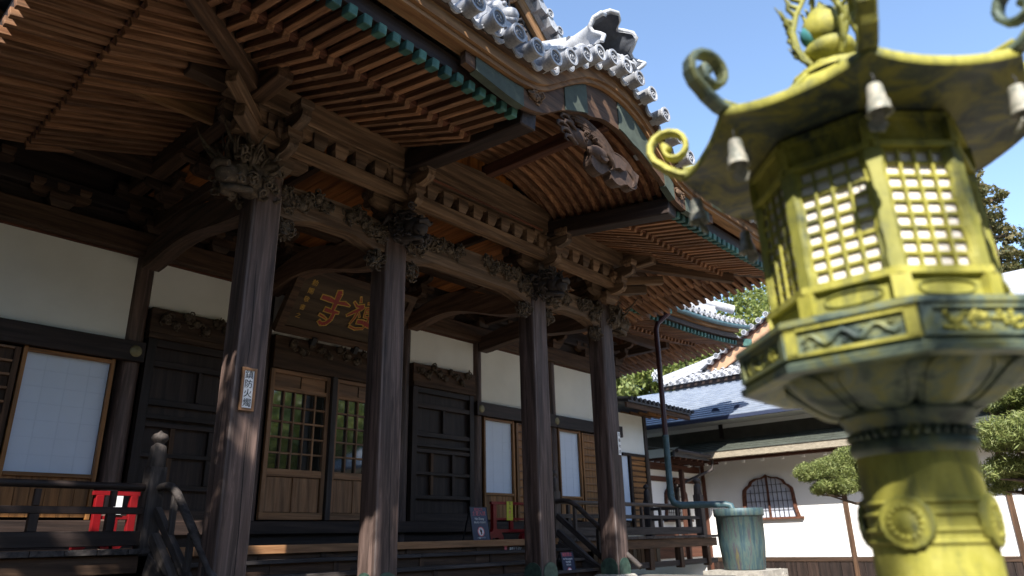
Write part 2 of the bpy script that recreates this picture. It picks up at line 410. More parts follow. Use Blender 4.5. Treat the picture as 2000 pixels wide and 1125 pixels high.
def rndrot(rnd):
    return (Matrix.Rotation(rnd.uniform(0, 2 * PI), 3, 'Y') @ Matrix.Rotation(rnd.uniform(-0.9, 0.9), 3, 'X') @ Matrix.Rotation(rnd.uniform(-0.9, 0.9), 3, 'Z'))
def carving(name, boxes, n, mat, parent, seed, cr=0.05, w=0.013, core=0.7, spikes=0, sdir=(0, -1, 0), Mw=None):
    """dense scroll carving filling ellipsoids: boxes = [(centre, radii)], n scrolls each"""
    rnd = random.Random(seed); b = MB()
    for c, r in boxes:
        b.ball(c, tuple(x * core for x in r), 12, 8, 0.25, rnd)
        for i in range(n):
            a = rnd.uniform(0, 2 * PI); th = math.acos(rnd.uniform(-1, 1))
            d = Vector((math.sin(th) * math.cos(a), math.sin(th) * math.sin(a), math.cos(th)))
            p = Vector(c) + Vector((d.x * r[0], d.y * r[1], d.z * r[2])) * rnd.uniform(0.72, 0.95)
            q = rnd.uniform(0.6, 1.3)
            b.curl(p, rndrot(rnd), cr * q, rnd.choice((-1, 1)) * rnd.uniform(0.8, 1.5), w * q, 5, 8)
        for i in range(spikes):
            a = rnd.uniform(0, 2 * PI); th = math.acos(rnd.uniform(-0.4, 1))
            d = Vector((math.sin(th) * math.cos(a), math.sin(th) * math.sin(a), math.cos(th)))
            p = Vector(c) + Vector((d.x * r[0], d.y * r[1], d.z * r[2])) * 0.8
            e = d * rnd.uniform(0.5, 1.0) * max(r) * 0.7; k = Vector((rnd.uniform(-1, 1), rnd.uniform(-1, 1), rnd.uniform(-.3, 1))) * max(r) * 0.25
            b.tube([p, p + e * 0.5 + k, p + e * 0.9 + k * 0.5, p + e * 1.1 + k * 1.6], [w * 1.7, w * 1.3, w * 0.9, w * 0.2], 5)
    return b.build(name, mat, parent, Mw)

# ================================================================== SETTING
def sheet(name, x0, x1, y0, y1, z, mat, n=1):
    b = MB(); b.add([(x0, y0, z), (x1, y0, z), (x1, y1, z), (x0, y1, z)], [(0, 1, 2, 3)])
    return tag(b.build(name, mat), kind='structure')
def gravelM():
    t = NT('raked_gravel'); v = t.mapping((1, 1, 1)); n = t.noise(v, 60, 4, 0.7); n2 = t.noise(v, 0.5, 4, 0.6)
    c = t.ramp(n, [(0.3, (0.19, 0.155, 0.115)), (0.7, (0.32, 0.275, 0.22))]); c = t.mix(0.3, c, t.ramp(n2, [(0.3, (0.17, 0.14, 0.10)), (0.7, (0.31, 0.27, 0.21))]))
    t.out(c, 0.95); t.bump(n, 0.6, 0.02); return t.m
M['gravel'] = gravelM()
sheet('ground', -900, 900, -900, 900, 0.0, M['gravel'])
pod = MB(); pod.bb(1.9, 12.9, 6.1, 30, 0.004, 0.80); tag(pod.build('stone_podium', plain('dark_podium_stone', (0.12, 0.11, 0.10), 0.95, 0.35, 6, bump=0.5)), kind='structure')
uh = MB(); uh.bb(-9, 16.2, 10.45, 10.55, 0.0, 1.43); tag(uh.build('under_hall_dark', M['dark']), kind='structure')  # near-black sheet put in for the darkness under the hall
hs = MB()                                                  # wooded hillside behind
gx = 40; gy = 14; vs = []
rh = random.Random(4)
for j in range(gy + 1):
    for i in range(gx + 1):
        x = -40 + 170 * i / gx; y = 34 + 70 * j / gy
        h = 10.5 * (1 - math.exp(-(j / gy) * 3.0)) * (0.75 + 0.25 * math.sin(x * 0.05 + 1.0)) + rh.uniform(-.4, .4)
        vs.append((x, y, max(0.0, h) + (-0.5 if j == 0 else 0)))
hs.add(vs, [(j * (gx + 1) + i, j * (gx + 1) + i + 1, (j + 1) * (gx + 1) + i + 1, (j + 1) * (gx + 1) + i) for j in range(gy) for i in range(gx)], True)
tag(hs.build('hillside', plain('hillside_earth', (0.06, 0.075, 0.025), 0.95, 0.4, 0.8)), kind='structure')

# ================================================================== MAIN HALL
YW = 10.6
hall = thing('temple_hall', (8.0, 12.0, 0.8), 'old dark timber temple hall with white plaster upper wall panels behind the porch', 'temple hall')
H = hall
POSTS = [-1.6, 1.25, 3.80, 5.83, 8.88, 10.93, 13.55, 16.30]
pm = MB()
pm.lathe([(0.135, 0), (0.145, 0.02), (0.145, 5.2), (0.135, 5.24)], 20, capb=True, capt=True)
def postmesh():
    b = MB(); b.lathe([(0.15, -2.6), (0.15, 2.6)], 20, capb=True, capt=True)
    # local x must be the grain axis: rotate so z->x
    b.v = [(p[2], p[1], p[0]) for p in b.v]; b.f = [f[::-1] for f in b.f]
    return b.mesh('wall_post', M['pillar'])
PMs = postmesh()
for x in POSTS:
    inst('wall_post', PMs, T(x, YW + 0.12, 3.45) @ RY(-PI / 2) @ RX(x * 1.7), H)
# nageshi rail (split around nothing: runs in front of the posts) and round metal nail covers
def nail_cover(x, z, y):
    b = MB(); b.lathe([(0.0, 0.02), (0.03, 0.024), (0.055, 0.012), (0.075, 0.012), (0.085, 0.0)], 20)
    inst('nail_cover', CACHE.setdefault('nailc', b.mesh('nail_cover', M['crest'])), T(x, y, z) @ RX(PI / 2), H)
for a, b_ in ((-1.6, 3.93), (10.80, 13.55), (13.55, 16.42)):
    bbx('wall_rail', a, b_, YW - 0.10, YW + 0.02, 4.02, 4.31, M['wooddark'], H)
for x in (1.25, 3.80, 10.93, 13.55): nail_cover(x, 4.165, YW - 0.10)
for i in range(len(POSTS) - 1):
    a, c = POSTS[i] + 0.13, POSTS[i + 1] - 0.13
    lo = 4.32 if i in (0, 1, 5, 6) else 4.885
    if i == 3: lo = 4.885
    b = MB(); b.bb(a, c, YW + 0.03, YW + 0.12, lo, 5.62); b.build('white_wall_panel', M['plaster'], H)
    bbx('orange_trim_strip', a, c, YW, YW + 0.03, 5.60, 5.63, M['redbrown'], H)
bbx('head_beam', -1.6, 16.42, YW - 0.14, YW + 0.14, 5.63, 5.97, M['wood'], H)
bbx('upper_beam', -1.6, 16.42, YW - 0.10, YW + 0.10, 6.22, 6.42, M['wooddark'], H)
bk = MB(); bk.bb(-1.6, 16.3, YW + 0.05, YW + 0.1, 5.9, 7.2); bk.build('dark_upper_boarding', M['wooddark'], H)
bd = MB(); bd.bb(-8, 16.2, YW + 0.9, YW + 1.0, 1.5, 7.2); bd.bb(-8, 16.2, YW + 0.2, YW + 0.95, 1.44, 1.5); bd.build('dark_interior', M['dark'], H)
ew = MB(); ew.bb(16.2, 16.34, YW + 0.25, 24, 0.8, 6.9); ew.build('east_wall', M['plaster'], H)
# sill zone
bbx('ground_sill', -1.6, 16.42, YW - 0.12, YW + 0.10, 1.66, 1.86, M['wooddark'], H)
bbx('base_board', -1.6, 16.42, YW - 0.02, YW + 0.05, 1.5, 1.66, M['wooddark'], H)

def slat_shutter(x0, x1, z0=1.87, z1=3.99, mat=None):
    mat = mat or M['wood']; s = beam('wooden_shutter', ((x0 + x1) / 2, YW + 0.03, z0), ((x0 + x1) / 2, YW + 0.03, z1), x1 - x0, 0.03, mat, H, up=(0, 1, 0), ch=0.002)
    fw = 0.07
    for xa in (x0, x1 - fw): bbx('stile', xa, xa + fw, YW - 0.03, YW + 0.012, z0, z1, mat, s, 'z')
    n = 12
    for k in range(n + 1):
        z = z0 + (z1 - z0 - 0.03) * k / n
        bbx('slat', x0 + fw, x1 - fw, YW - 0.028, YW + 0.012, z, z + 0.03, M['door'], s)
def shoji(x0, x1, z0=2.44, z1=3.96):
    s = bbx('paper_screen', x0 + 0.03, x1 - 0.03, YW + 0.035, YW + 0.045, z0, z1, M['paper'], H, 'z', ch=0.001)
    gm = M.setdefault('papergrid', plain('screen_grid_bars', (0.64, 0.71, 0.82), 0.8, 0.02, 3))  # grid bars a touch darker than the paper
    nx = 3 if x1 - x0 > 0.95 else 2
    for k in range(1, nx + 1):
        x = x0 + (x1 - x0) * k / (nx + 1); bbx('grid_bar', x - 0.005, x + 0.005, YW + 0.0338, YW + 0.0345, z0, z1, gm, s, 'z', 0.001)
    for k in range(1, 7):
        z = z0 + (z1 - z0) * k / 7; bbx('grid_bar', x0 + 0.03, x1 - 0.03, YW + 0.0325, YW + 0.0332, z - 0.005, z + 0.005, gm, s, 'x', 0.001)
    for xa in (x0 - 0.035, x1 - 0.03): bbx('screen_frame', xa, xa + 0.05, YW - 0.035, YW + 0.022, 1.87, z1 + 0.06, M['newwood'], s, 'z')
    for za in (z0 - 0.05, z1 - 0.005): bbx('screen_frame', x0 + 0.016, x1 - 0.03, YW - 0.03, YW + 0.02, za, za + 0.05, M['newwood'], s)
    n = max(3, int((x1 - x0) / 0.16))
    for k in range(n):
        a = x0 + 0.02 + (x1 - x0 - 0.05) * k / n; c = x0 + 0.02 + (x1 - x0 - 0.05) * (k + 1) / n - 0.004
        bbx('low_board', a, c, YW + 0.0, YW + 0.02, 1.9, z0 - 0.052, M['newwood'], s, 'z', 0.002)
shoji(2.50, 3.56); slat_shutter(1.42, 2.44)
shoji(-0.5, 0.9); slat_shutter(-1.4, -0.6)
shoji(11.10, 12.03); slat_shutter(12.12, 13.38, mat=M['newwood'])
shoji(13.70, 14.54); slat_shutter(14.62, 16.12, mat=M['newwood'])
sideM = M['wooddark']
def panel_door(x0, x1, z0=1.86, z1=4.42):
    d = beam('panel_door', ((x0 + x1) / 2, YW + 0.06, z0), ((x0 + x1) / 2, YW + 0.06, z1), x1 - x0, 0.03, sideM, H, up=(0, 1, 0), ch=0.002)
    for xa in (x0, x1 - 0.13): bbx('stile', xa, xa + 0.13, YW - 0.04, YW + 0.04, z0, z1, sideM, d, 'z')
    h = z1 - z0
    for f, w in ((0.0, .15), (0.16, .07), (0.335, .06), (0.50, .07), (0.545, .06), (0.62, .09), (0.84, .09), (0.955, .11)):
        bbx('door_rail', x0 + 0.13, x1 - 0.13, YW - 0.03, YW + 0.04, z0 + f * h, z0 + f * h + w, sideM, d)
    for q in (0.32, 0.66):
        x = x0 + (x1 - x0) * q; bbx('door_muntin', x - 0.035, x + 0.035, YW - 0.02, YW + 0.04, z0 + 0.19 * h, z0 + 0.5 * h, M['wood'] if q < .5 else sideM, d, 'z')
    for q in (0.5,):
        x = x0 + (x1 - x0) * q; bbx('door_muntin', x - 0.03, x + 0.03, YW - 0.02, YW + 0.04, z0 + 0.66 * h, z0 + 0.84 * h, sideM, d, 'z')
panel_door(3.97, 5.66); panel_door(9.05, 10.76)
for x0, x1 in ((3.95, 5.68), (9.03, 10.78)):
    bbx('lintel', x0, x1, YW - 0.08, YW + 0.08, 4.42, 4.50, M['wood'], H)
# carved frieze beams over the three central bays
for x0, x1, z0, z1, sd in ((3.95, 5.68, 4.50, 4.88, 1), (5.98, 8.73, 4.30, 4.86, 2), (9.03, 10.78, 4.50, 4.88, 3)):
    fz = bbx('frieze_beam', x0, x1, YW - 0.06, YW + 0.10, z0, z1, M['beam'] if 0 else M['wood'], H)
    n = 9 if sd != 2 else 12
    bx = []
    for k in range(n):
        x = x0 + (x1 - x0) * (0.12 + 0.82 * k / n) ; bx.append(((x, YW - 0.08, z1 - 0.08 - (0.10 * math.sin(k * 2.1) + 0.06)), (0.10, 0.06, 0.09)))
    carving('cloud_carving', bx, 7, M['carved'], fz, 50 + sd, 0.05, 0.014)
# central lattice doors
def lattice_door(x0, x1, cols, panels):
    dm = M['door']; z0, z1 = 1.88, 4.29
    d = bbx('lattice_door', x0, x1, YW - 0.02, YW + 0.05, 1.88, 1.99, dm, H)
    for xa in (x0, x1 - 0.075): bbx('stile', xa, xa + 0.075, YW - 0.02, YW + 0.05, 1.99, z1, dm, d, 'z')
    for za, w in ((2.545, .12), (3.935, .07), (4.22, .07)): bbx('door_rail', x0 + 0.075, x1 - 0.075, YW - 0.018, YW + 0.048, za, za + w, dm, d)
    for k in range(panels):
        a = x0 + 0.08 + (x1 - x0 - 0.16) * k / panels; c = x0 + 0.08 + (x1 - x0 - 0.16) * (k + 1) / panels
        bbx('low_panel', a + 0.01, c - 0.01, YW + 0.012, YW + 0.03, 1.995, 2.54, dm, d, 'z', 0.003)
        bbx('top_panel', a + 0.01, c - 0.01, YW + 0.012, YW + 0.03, 4.006, 4.218, dm, d, 'x', 0.003)
        if k: bbx('door_muntin', a - 0.02, a + 0.02, YW - 0.01, YW + 0.04, 1.992, 2.543, dm, d, 'z')
    g = bbx('glass_pane', x0 + 0.08, x1 - 0.08, YW + 0.035, YW + 0.04, 2.67, 3.93, M['glass'], d, 'x', 0.001)
    for k in range(1, cols):
        x = x0 + 0.075 + (x1 - x0 - 0.15) * k / cols; bbx('lattice_bar', x - 0.014, x + 0.014, YW - 0.012, YW + 0.030, 2.667, 3.933, dm, d, 'z', 0.002)
    for k in range(1, 5):
        z = 2.667 + 1.266 * k / 5; bbx('lattice_bar', x0 + 0.077, x1 - 0.077, YW - 0.009, YW + 0.028, z - 0.014, z + 0.014, dm, d, 'x', 0.002)
lattice_door(5.99, 7.15, 5, 2)
bbx('door_mullion', 7.155, 7.255, YW - 0.09, YW + 0.04, 1.87, 4.30, M['grey'], H, 'z')
lattice_door(7.26, 8.72, 6, 3)
ni = MB(); ni.bb(5.95, 8.75, YW + 0.45, YW + 0.47, 1.9, 4.3); ni.build('inner_dark_sheet', M['dark'], H)  # near-black sheet standing behind the lattice doors
# bracket blocks high on the hall wall
def masu(s, h):
    b = MB(); b.box((0, 0, h * 0.25), (s, s, h * 0.5), taper=0.68); b.box((0, 0, h * 0.72), (s, s, h * 0.56)); return b
def armmesh(L, w, h, key, mat):
    k = ('arm', L, w, h, mat.name)
    if k not in CACHE:
        b = MB(); c = L / 2; poly = [(-c, h), (-c, h * 0.52), (-c + 0.05, h * 0.2), (-c + 0.14, 0.01), (-c + 0.2, 0), (c - 0.2, 0), (c - 0.14, 0.01), (c - 0.05, h * 0.2), (c, h * 0.52), (c, h)]
        b.prism(poly[::-1], w, o=(0, -w / 2, 0)); CACHE[k] = b.mesh(key, mat)
    return CACHE[k]
def blk(s, h, mat):
    k = ('masu', s, h, mat.name)
    if k not in CACHE: CACHE[k] = masu(s, h).mesh('bearing_block', mat)
    return CACHE[k]
def bracket(parent, x, y, z, mat=None, tiers=2, out=1, s=1.0, lat=True):
    mat = mat or M['beam']; root = inst('bracket_set', blk(0.40 * s, 0.22 * s, mat), T(x, y, z), parent)
    zz = z + 0.17 * s
    for t in range(tiers):
        L = (0.95 + 0.45 * t) * s
        if lat: inst('bracket_arm', armmesh(L, 0.13 * s, 0.17 * s, 'bracket_arm', mat), T(x, y, zz), root)
        if out: inst('bracket_arm', armmesh(L * 1.05, 0.126 * s, 0.166 * s, 'bracket_arm', mat), T(x, y, zz + 0.002) @ RZ(PI / 2), root)
        for q in (-1, 0, 1):
            if lat: inst('small_block', blk(0.19 * s, 0.13 * s, mat), T(x + q * (L / 2 - 0.09), y, zz + 0.168 * s), root)
            if out and q: inst('small_block', blk(0.19 * s, 0.13 * s, mat), T(x, y + q * (L * .525 - 0.09), zz + 0.170 * s), root)
        zz += 0.285 * s
    return root
for x in POSTS[1:]:
    bracket(H, x, YW - 0.05, 5.97, M['wood'], 2, 1, 0.9)
for x in (2.5, 4.8, 7.35, 9.9, 12.2, 14.9): bracket(H, x, YW - 0.05, 5.97, M['wood'], 1, 0, 0.8)
bbx('purlin', -3, 17.4, 9.62, 9.82, 6.46, 6.72, M['wood'], H)
bbx('purlin', 17.25, 17.45, 9.4, 22, 6.46, 6.72, M['wood'], H, 'y')

# main roof eaves right of the porch
def mup(x): return 0.26 * max(0.0, (x - 14.2) / 4.8) ** 2
def mupy(y): return 0.26 * max(0.0, (12.8 - y) / 4.8) ** 2
XC, YC = 19.02, 7.98
def hipy(x): return YC + (XC - x) * 1.0                  # y of the hip line at x (main roof corner)
for k in range(36):
    x = 12.3 + 0.187 * k
    if x > XC - 0.25: break
    yend = min(9.75, hipy(x)); u = mup(x)
    if x < 13.2: continue
    beam('flying_rafter', (x, YC, 6.36 + u), (x, min(9.1, yend), 6.36 + u + (min(9.1, yend) - YC) * 0.16), 0.085, 0.10, M['rafter'], H)
    tipo = beam('rafter_tip_cap', (x, YC - 0.012, 6.36 + u), (x, YC + 0.07, 6.37 + u), 0.095, 0.11, M['verd'], H)
    if yend > 9.0: beam('base_rafter', (x, 8.85, 6.40 + u), (x, yend + 0.3, 6.40 + u + (yend + 0.3 - 8.85) * 0.3), 0.085, 0.10, M['rafter'], H)
pts = [12.6 + 0.5 * i for i in range(13)]
def curve_bar(name, f0, h, y0, y1, mat, xs=pts, par=H):
    b = MB(); lo = [(x, f0(x)) for x in xs]; hi = [(x, f0(x) + h) for x in xs]; b.strip(lo, hi, y0, y1); return b.build(name, mat, par)
M['woodX'] = M['wood']
curve_bar('rafter_rail', lambda x: 6.44 + mup(x), 0.06, 8.82, 8.92, M['redbrown'], pts[:-1])
curve_bar('eave_board', lambda x: 6.425 + mup(x) * 1.2, 0.12, 7.90, 8.1, M['wooddark'])
curve_bar('eave_fascia', lambda x: 6.55 + mup(x) * 1.35, 0.17, 7.82, 8.06, M['fascia'])
gut = MB(); gut.tube([(x, 7.74, 6.66 + mup(x) * 1.5) for x in [12.6 + 0.5 * i for i in range(14)]], 0.065, 8); gut.build('roof_gutter', M['pipegreen'], H)
# side rafters of the corner
for k in range(34):
    y = 8.15 + 0.187 * k
    if y > 14.5: break
    xs = min(17.9, XC - (y - YC)); xs = max(xs, 17.2) if y > 9 else XC - (y - YC); u = mupy(y)
    beam('flying_rafter', (XC, y, 6.36 + u), (xs if y < 9.1 else 17.9, y, 6.36 + u + (XC - (xs if y < 9.1 else 17.9)) * 0.16), 0.085, 0.10, M['rafter'], H)
    if y > 9.0: beam('base_rafter', (18.15, y, 6.42 + u), (max(17.0, XC - (y - YC)), y, 6.42 + u + (18.15 - max(17.0, XC - (y - YC))) * 0.3), 0.085, 0.10, M['rafter'], H)
hb = beam('hip_beam', (XC + 0.12, YC - 0.12, 6.62), (17.0, 10.0, 7.0), 0.16, 0.2, M['wood'], H)
beam('hip_beam_cap', (XC + 0.20, YC - 0.20, 6.62), (XC + 0.02, YC - 0.02, 6.64), 0.18, 0.22, M['verd'], H)
bo = MB()   # soffit boards
bo.add([(12.6, 7.95, 6.47), (14.5, 7.95, 6.47), (XC, 7.95, 6.76), (16.6, 10.5, 7.25), (12.6, 10.5, 7.05)], [(0, 1, 2, 3, 4)])
bo.add([(XC, 7.95, 6.76), (XC, 12.5, 6.48), (XC, 22, 6.47), (16.6, 22, 7.1), (16.6, 10.5, 7.25)], [(0, 1, 2, 3, 4)])
bo.build('soffit_boards', M['orange'], H)
# roof surface
def mroof(x, y):
    u = mup(min(x, 19.2)) * 1.3
    a = 6.78 + u * max(0, 1 - (y - 7.9) / 5) + 0.48 * (y - 7.78) + 0.012 * (y - 7.78) ** 2
    c = 6.78 + 0.26 * 1.3 * max(0.0, (12.8 - y) / 4.8) ** 2 * 0 + u * 0 + 0.34 * max(0, 1 - (19.2 - x) / 5) * max(0, 1 - (y - 7.8) / 5) + 0.48 * (19.2 - x) + 0.012 * (19.2 - x) ** 2
    d = 6.78 + 0.48 * (26 - y) + .012 * (26 - y) ** 2
    return min(a, c, d)
def grid(name, fx, fy, f, nx, ny, mat, par, thick=None):
    b = MB(); vs = []
    for j in range(ny + 1):
        for i in range(nx + 1):
            x = fx(i / nx); y = fy(j / ny); vs.append((x, y, f(x, y)))
    b.add(vs, [(j * (nx + 1) + i, j * (nx + 1) + i + 1, (j + 1) * (nx + 1) + i + 1, (j + 1) * (nx + 1) + i) for j in range(ny) for i in range(nx)], True)
    return b.build(name, mat, par)
grid('roof', lambda t: -8 + 27.2 * t, lambda t: 7.78 + 18.2 * t, mroof, 68, 40, M['tile'], H)
ef = MB(); ef.bb(-8, 13.3, 7.80, 7.86, 6.5, 6.79); ef.build('eave_fascia', M['fascia'], H)
sf = MB(); sf.add([(-8, 7.9, 6.5), (0.9, 7.9, 6.5), (0.9, 10.7, 6.9), (-8, 10.7, 6.9)], [(0, 1, 2, 3)]); sf.add([(0.6, 7.8, 6.98), (13.9, 7.8, 6.98), (13.9, 10.7, 7.0), (0.6, 10.7, 7.0)], [(0, 1, 2, 3)]); sf.add([(3.0, 9.9, 6.75), (11.6, 9.9, 6.75), (11.6, 9.9, 7.1), (3.0, 9.9, 7.1)], [(0, 1, 2, 3)]); sf.build('soffit_boards', M['wooddark'], H)
# tile ends along the visible main eave
def capmesh(r, L, mat, key, seg=14):
    if key in CACHE: return CACHE[key]
    n = seg; q = r
    def ring(rr, y): return [(rr * math.cos(2 * PI * k / n), y, rr * math.sin(2 * PI * k / n)) for k in range(n)]
    b = MB(); prof = [(q * 0.93, L), (q * 0.93, 0.035), (q, 0.03), (q, 0.0), (q * 0.76, 0.0), (q * 0.73, 0.016)]; vs = []
    for rr, y in prof: vs += ring(rr, y)
    b.add(vs, [(i * n + k, i * n + (k + 1) % n, (i + 1) * n + (k + 1) % n, (i + 1) * n + k) for i in range(len(prof) - 1) for k in range(n)], False)
    for i in range(n): b.sm[i] = True
    nd = len(b.f); b.add(vs[-n:], [tuple(range(n))]); ne = len(b.f)
    for k in range(3):
        a = 2 * PI * k / 3 + .4; pts = []
        for j in range(7):
            t = j / 6; rr = q * (.18 + .30 * t); aa = a + 1.9 * t; pts.append((rr * math.cos(aa), 0.011, rr * math.sin(aa)))
        b.tube(pts, [q * .10, q * .09, q * .075, q * .06, q * .045, q * .03, q * .015], 4)
    me = b.mesh('tile_end', mat); me.materials.append(M['tiledark'])
    me.polygons[nd].material_index = 1
    CACHE[key] = me; return me
def panmesh(w, key):
    if key in CACHE: return CACHE[key]
    b = MB(); lo = []; hi = []
    for k in range(9):
        t = -1 + 2 * k / 8; x = t * w / 2; z = -0.06 * (1 - t * t)
        lo.append((x, z - 0.055 * (1 - 0.7 * t * t))); hi.append((x, z + 0.012))
    b.strip(lo, hi, 0.0, 0.03); b.strip([(x * .8, z + .02) for x, z in lo], [(x * .8, z - .018) for x, z in hi], -0.006, 0.0)
    b.strip(hi, [(x, z + 0.012) for x, z in hi], 0.03, 0.5)
    CACHE[key] = b.mesh('pan_tile', M['tile']); return CACHE[key]
def tilerow(par, x, y0, y1, f, r, step=0.45, up=0.03):
    n = max(2, int((y1 - y0) / step)); pts = [(x, y0 + (y1 - y0) * i / n, f(x, y0 + (y1 - y0) * i / n) + up) for i in range(n + 1)]
    b = MB(); b.tube(pts, r, 8, cap=False); return b.build('tile_row', M['tile'], par)
x = 13.0
while x < 19.0:
    z = mroof(x, 7.78) + 0.05
    rw = tilerow(H, x, 7.74, min(14.0, hipy(x) + 1.0), mroof, 0.07)
    inst('tile_end', capmesh(0.085, 0.2, M['tile'], 'cap_s', 12), T(x, 7.68, z), rw)
    inst('pan_tile', panmesh(0.27, 'pan_s'), T(x + 0.15, 7.72, z - 0.0), rw)
    x += 0.30
hr = MB()  # hip ridge with stacked courses
p0 = Vector((19.0, 8.0, mroof(18.9, 8.05) + 0.12)); 
for w, dz in ((0.30, 0.0), (0.25, 0.10), (0.20, 0.19)):
    pt = [(19.05 - 0.5 * i, 7.95 + 0.5 * i, mroof(19.05 - 0.5 * i, 7.95 + 0.5 * i) + 0.12 + dz) for i in range(1, 12)]
    for a, c in zip(pt[:-1], pt[1:]): hr.beam(a, c, w, 0.085)
hr.tube([(19.0 - 0.5 * i, 8.0 + 0.5 * i, mroof(19.0 - 0.5 * i, 8.0 + 0.5 * i) + 0.44) for i in range(1, 11)], 0.11, 10)
hr.build('hip_ridge', M['tile'], H)
# second, shorter end ridge step above the corner
s2 = MB(); s2.tube([(18.95, 8.05, mroof(18.6, 8.4) + 0.30), (18.3, 8.7, mroof(18.3, 8.7) + 0.46)], [0.13, 0.11], 10); s2.build('ridge_end_tile', M['tile'], H)

# veranda deck ------------------------------------------------------
DY = 8.7
for k in range(62):
    x = -2.0 + 0.318 * k
    if x + .31 > 17.72: break
    bbx('deck_board', x, x + 0.312, DY, YW - 0.14, 1.44, 1.50, M['grey'], H, 'y', 0.004)
for a, c in ((-2.0, 3.55), (11.2, 17.70)):
    bbx('deck_edge_beam', a, c, DY + 0.06, DY + 0.20, 1.24, 1.435, M['wood'], H)
    x = c - 0.5
    while x > a:
        bbx('deck_post', x - 0.08, x + 0.08, DY + 0.05, DY + 0.21, 0.80, 1.235, M['wood'], H, 'z'); x -= 1.35
    bbx('deck_tie_beam', a, c, DY + 0.09, DY + 0.17, 0.84, 0.96, M['grey'], H)
k = 0; x = 11.6
while x < 17.4:
    if k not in (6, 7, 14): bbx('skirting_board', x, x + 0.17, 10.3, 10.34, 0.80, 1.43, M['wood'] if k % 3 else M['wooddark'], H, 'z')
    x += 0.19; k += 1
for k in range(4): bbx('loose_picket', 12.30 + k * 0.085, 12.36 + k * 0.085, 8.3, 8.33, 0.80, 1.13 + 0.02 * (k % 2), M['grey'], H, 'z')

# annex wing right of the hall (lower wall, small tiled pent roof)
ax_ = thing('annex_wing', (17.3, 11.0, 0.0), 'low white annex wing with small tiled roof right of the hall', 'annex')
b = MB(); b.bb(16.46, 17.66, YW + 0.03, YW + 0.1, 3.64, 4.72); b.build('white_wall_panel', M['plaster'], ax_)
bbx('corner_post', 17.66, 17.80, YW - 0.02, YW + 0.12, 0.8, 4.74, M['grey'], ax_, 'z')
bbx('wall_rail', 16.46, 17.66, YW - 0.03, YW + 0.06, 3.56, 3.64, M['wooddark'], ax_)
b = MB(); b.bb(16.46, 16.72, YW + 0.02, YW + 0.05, 1.9, 3.56); b.build('paper_screen', M['paper'], ax_)
sh = bbx('wooden_shutter', 16.76, 17.62, YW + 0.0, YW + 0.04, 1.7, 3.56, M['wood'], ax_, 'z')
for k in range(13): bbx('slat', 16.80, 17.56, YW - 0.025, YW - 0.002, 1.75 + k * 0.145, 1.85 + k * 0.145, M['newwood'], sh)
for xa in (16.74, 17.55): bbx('stile', xa, xa + 0.09, YW - 0.05, YW - 0.0, 1.7, 3.56, M['wooddark'], sh, 'z')
b = MB(); b.bb(17.72, 17.78, YW + .12, 16, 0.8, 4.72); b.bb(16.4, 17.72, YW + .3, YW + .34, .8, 4.6); b.build('side_wall', M['plaster'], ax_)
ro = MB(); ro.add([(15.6, 9.75, 4.86), (19.0, 9.75, 4.86), (19.0, 16.5, 5.9), (15.6, 16.5, 5.9), (15.6, 9.75, 4.80), (19.0, 9.75, 4.80), (19.0, 16.5, 5.84), (15.6, 16.5, 5.84)], [(0, 1, 2, 3), (7, 6, 5, 4), (0, 4, 5, 1), (1, 5, 6, 2)]); ro.build('roof', M['tiledark'], ax_)
bbx('eave_fascia', 15.6, 18.98, 9.80, 9.86, 4.66, 4.795, M['wood'], ax_)
for k in range(16):
    y = 9.9 + k * 0.3; beam('rafter', (17.8, y, 4.72 + (y - 9.8) * 0.15), (18.95, y, 4.70 + (y - 9.8) * 0.15), 0.06, 0.08, M['fascia'], ax_)
for k in range(16):
    x = 15.7 + k * 0.22; rw = tilerow(ax_, x, 9.72, 14.5, lambda x, y: 4.86 + (y - 9.75) * 0.154, 0.045, 1.0)
    inst('tile_end', capmesh(0.055, 0.1, M['tiledark'], 'cap_xs', 10), T(x, 9.68, 4.89), rw)

# wooden railings ----------------------------------------------------
def giboshi(par, x, y, z0, ht, w=0.17, mat=None):
    mat = mat or M['grey']; b = MB(); zs = ht - 0.42
    b.bb(-w / 2, w / 2, -w / 2, w / 2, 0, zs)
    b.lathe([(w * .52, zs), (w * .54, zs + .01), (w * .50, zs + .14), (w * .46, zs + .24), (w * .30, zs + .262), (w * .27, zs + .275), (w * .30, zs + .285), (w * .47, zs + .315), (w * .52, zs + .345), (w * .40, zs + .385), (w * .16, zs + .405), (0.004, zs + .43)], 16)
    b.v = [(p[2], p[1], -p[0]) for p in b.v]; b.f = [f for f in b.f]
    return b.build('newel_post', mat, par, T(x, y, z0) @ RY(-PI / 2))
def railing(par, x0, x1, y, posts, mat=None):
    mat = mat or M['grey']
    b = MB(); b.tube([(-(x1 - x0) / 2, 0, 0), ((x1 - x0) / 2, 0, 0)], 0.042, 10)
    b.build('top_rail', mat, par, T((x0 + x1) / 2, y, 2.17))
    bbx('middle_rail', x0, x1, y - 0.04, y + 0.04, 1.87, 1.945, mat, par)
    bbx('bottom_rail', x0, x1, y - 0.06, y + 0.06, 1.53, 1.69, mat, par)
    for x in posts:
        bbx('baluster', x - 0.045, x + 0.045, y - 0.04, y + 0.04, 1.69, 1.868, mat, par, 'z')
        bbx('baluster', x - 0.03, x + 0.03, y - 0.03, y + 0.03, 1.948, 2.12, mat, par, 'z')
rl = thing('veranda_railing', (1.0, 8.82, 1.5), 'dark wooden veranda railing ending at the onion-topped post left of the first pillar', 'railing')
railing(rl, -2.0, 3.55, 8.82, [0.2, 1.3, 2.45, 3.2], M['wooddark'])
giboshi(rl, 3.62, 8.82, 1.42, 1.40, 0.19)
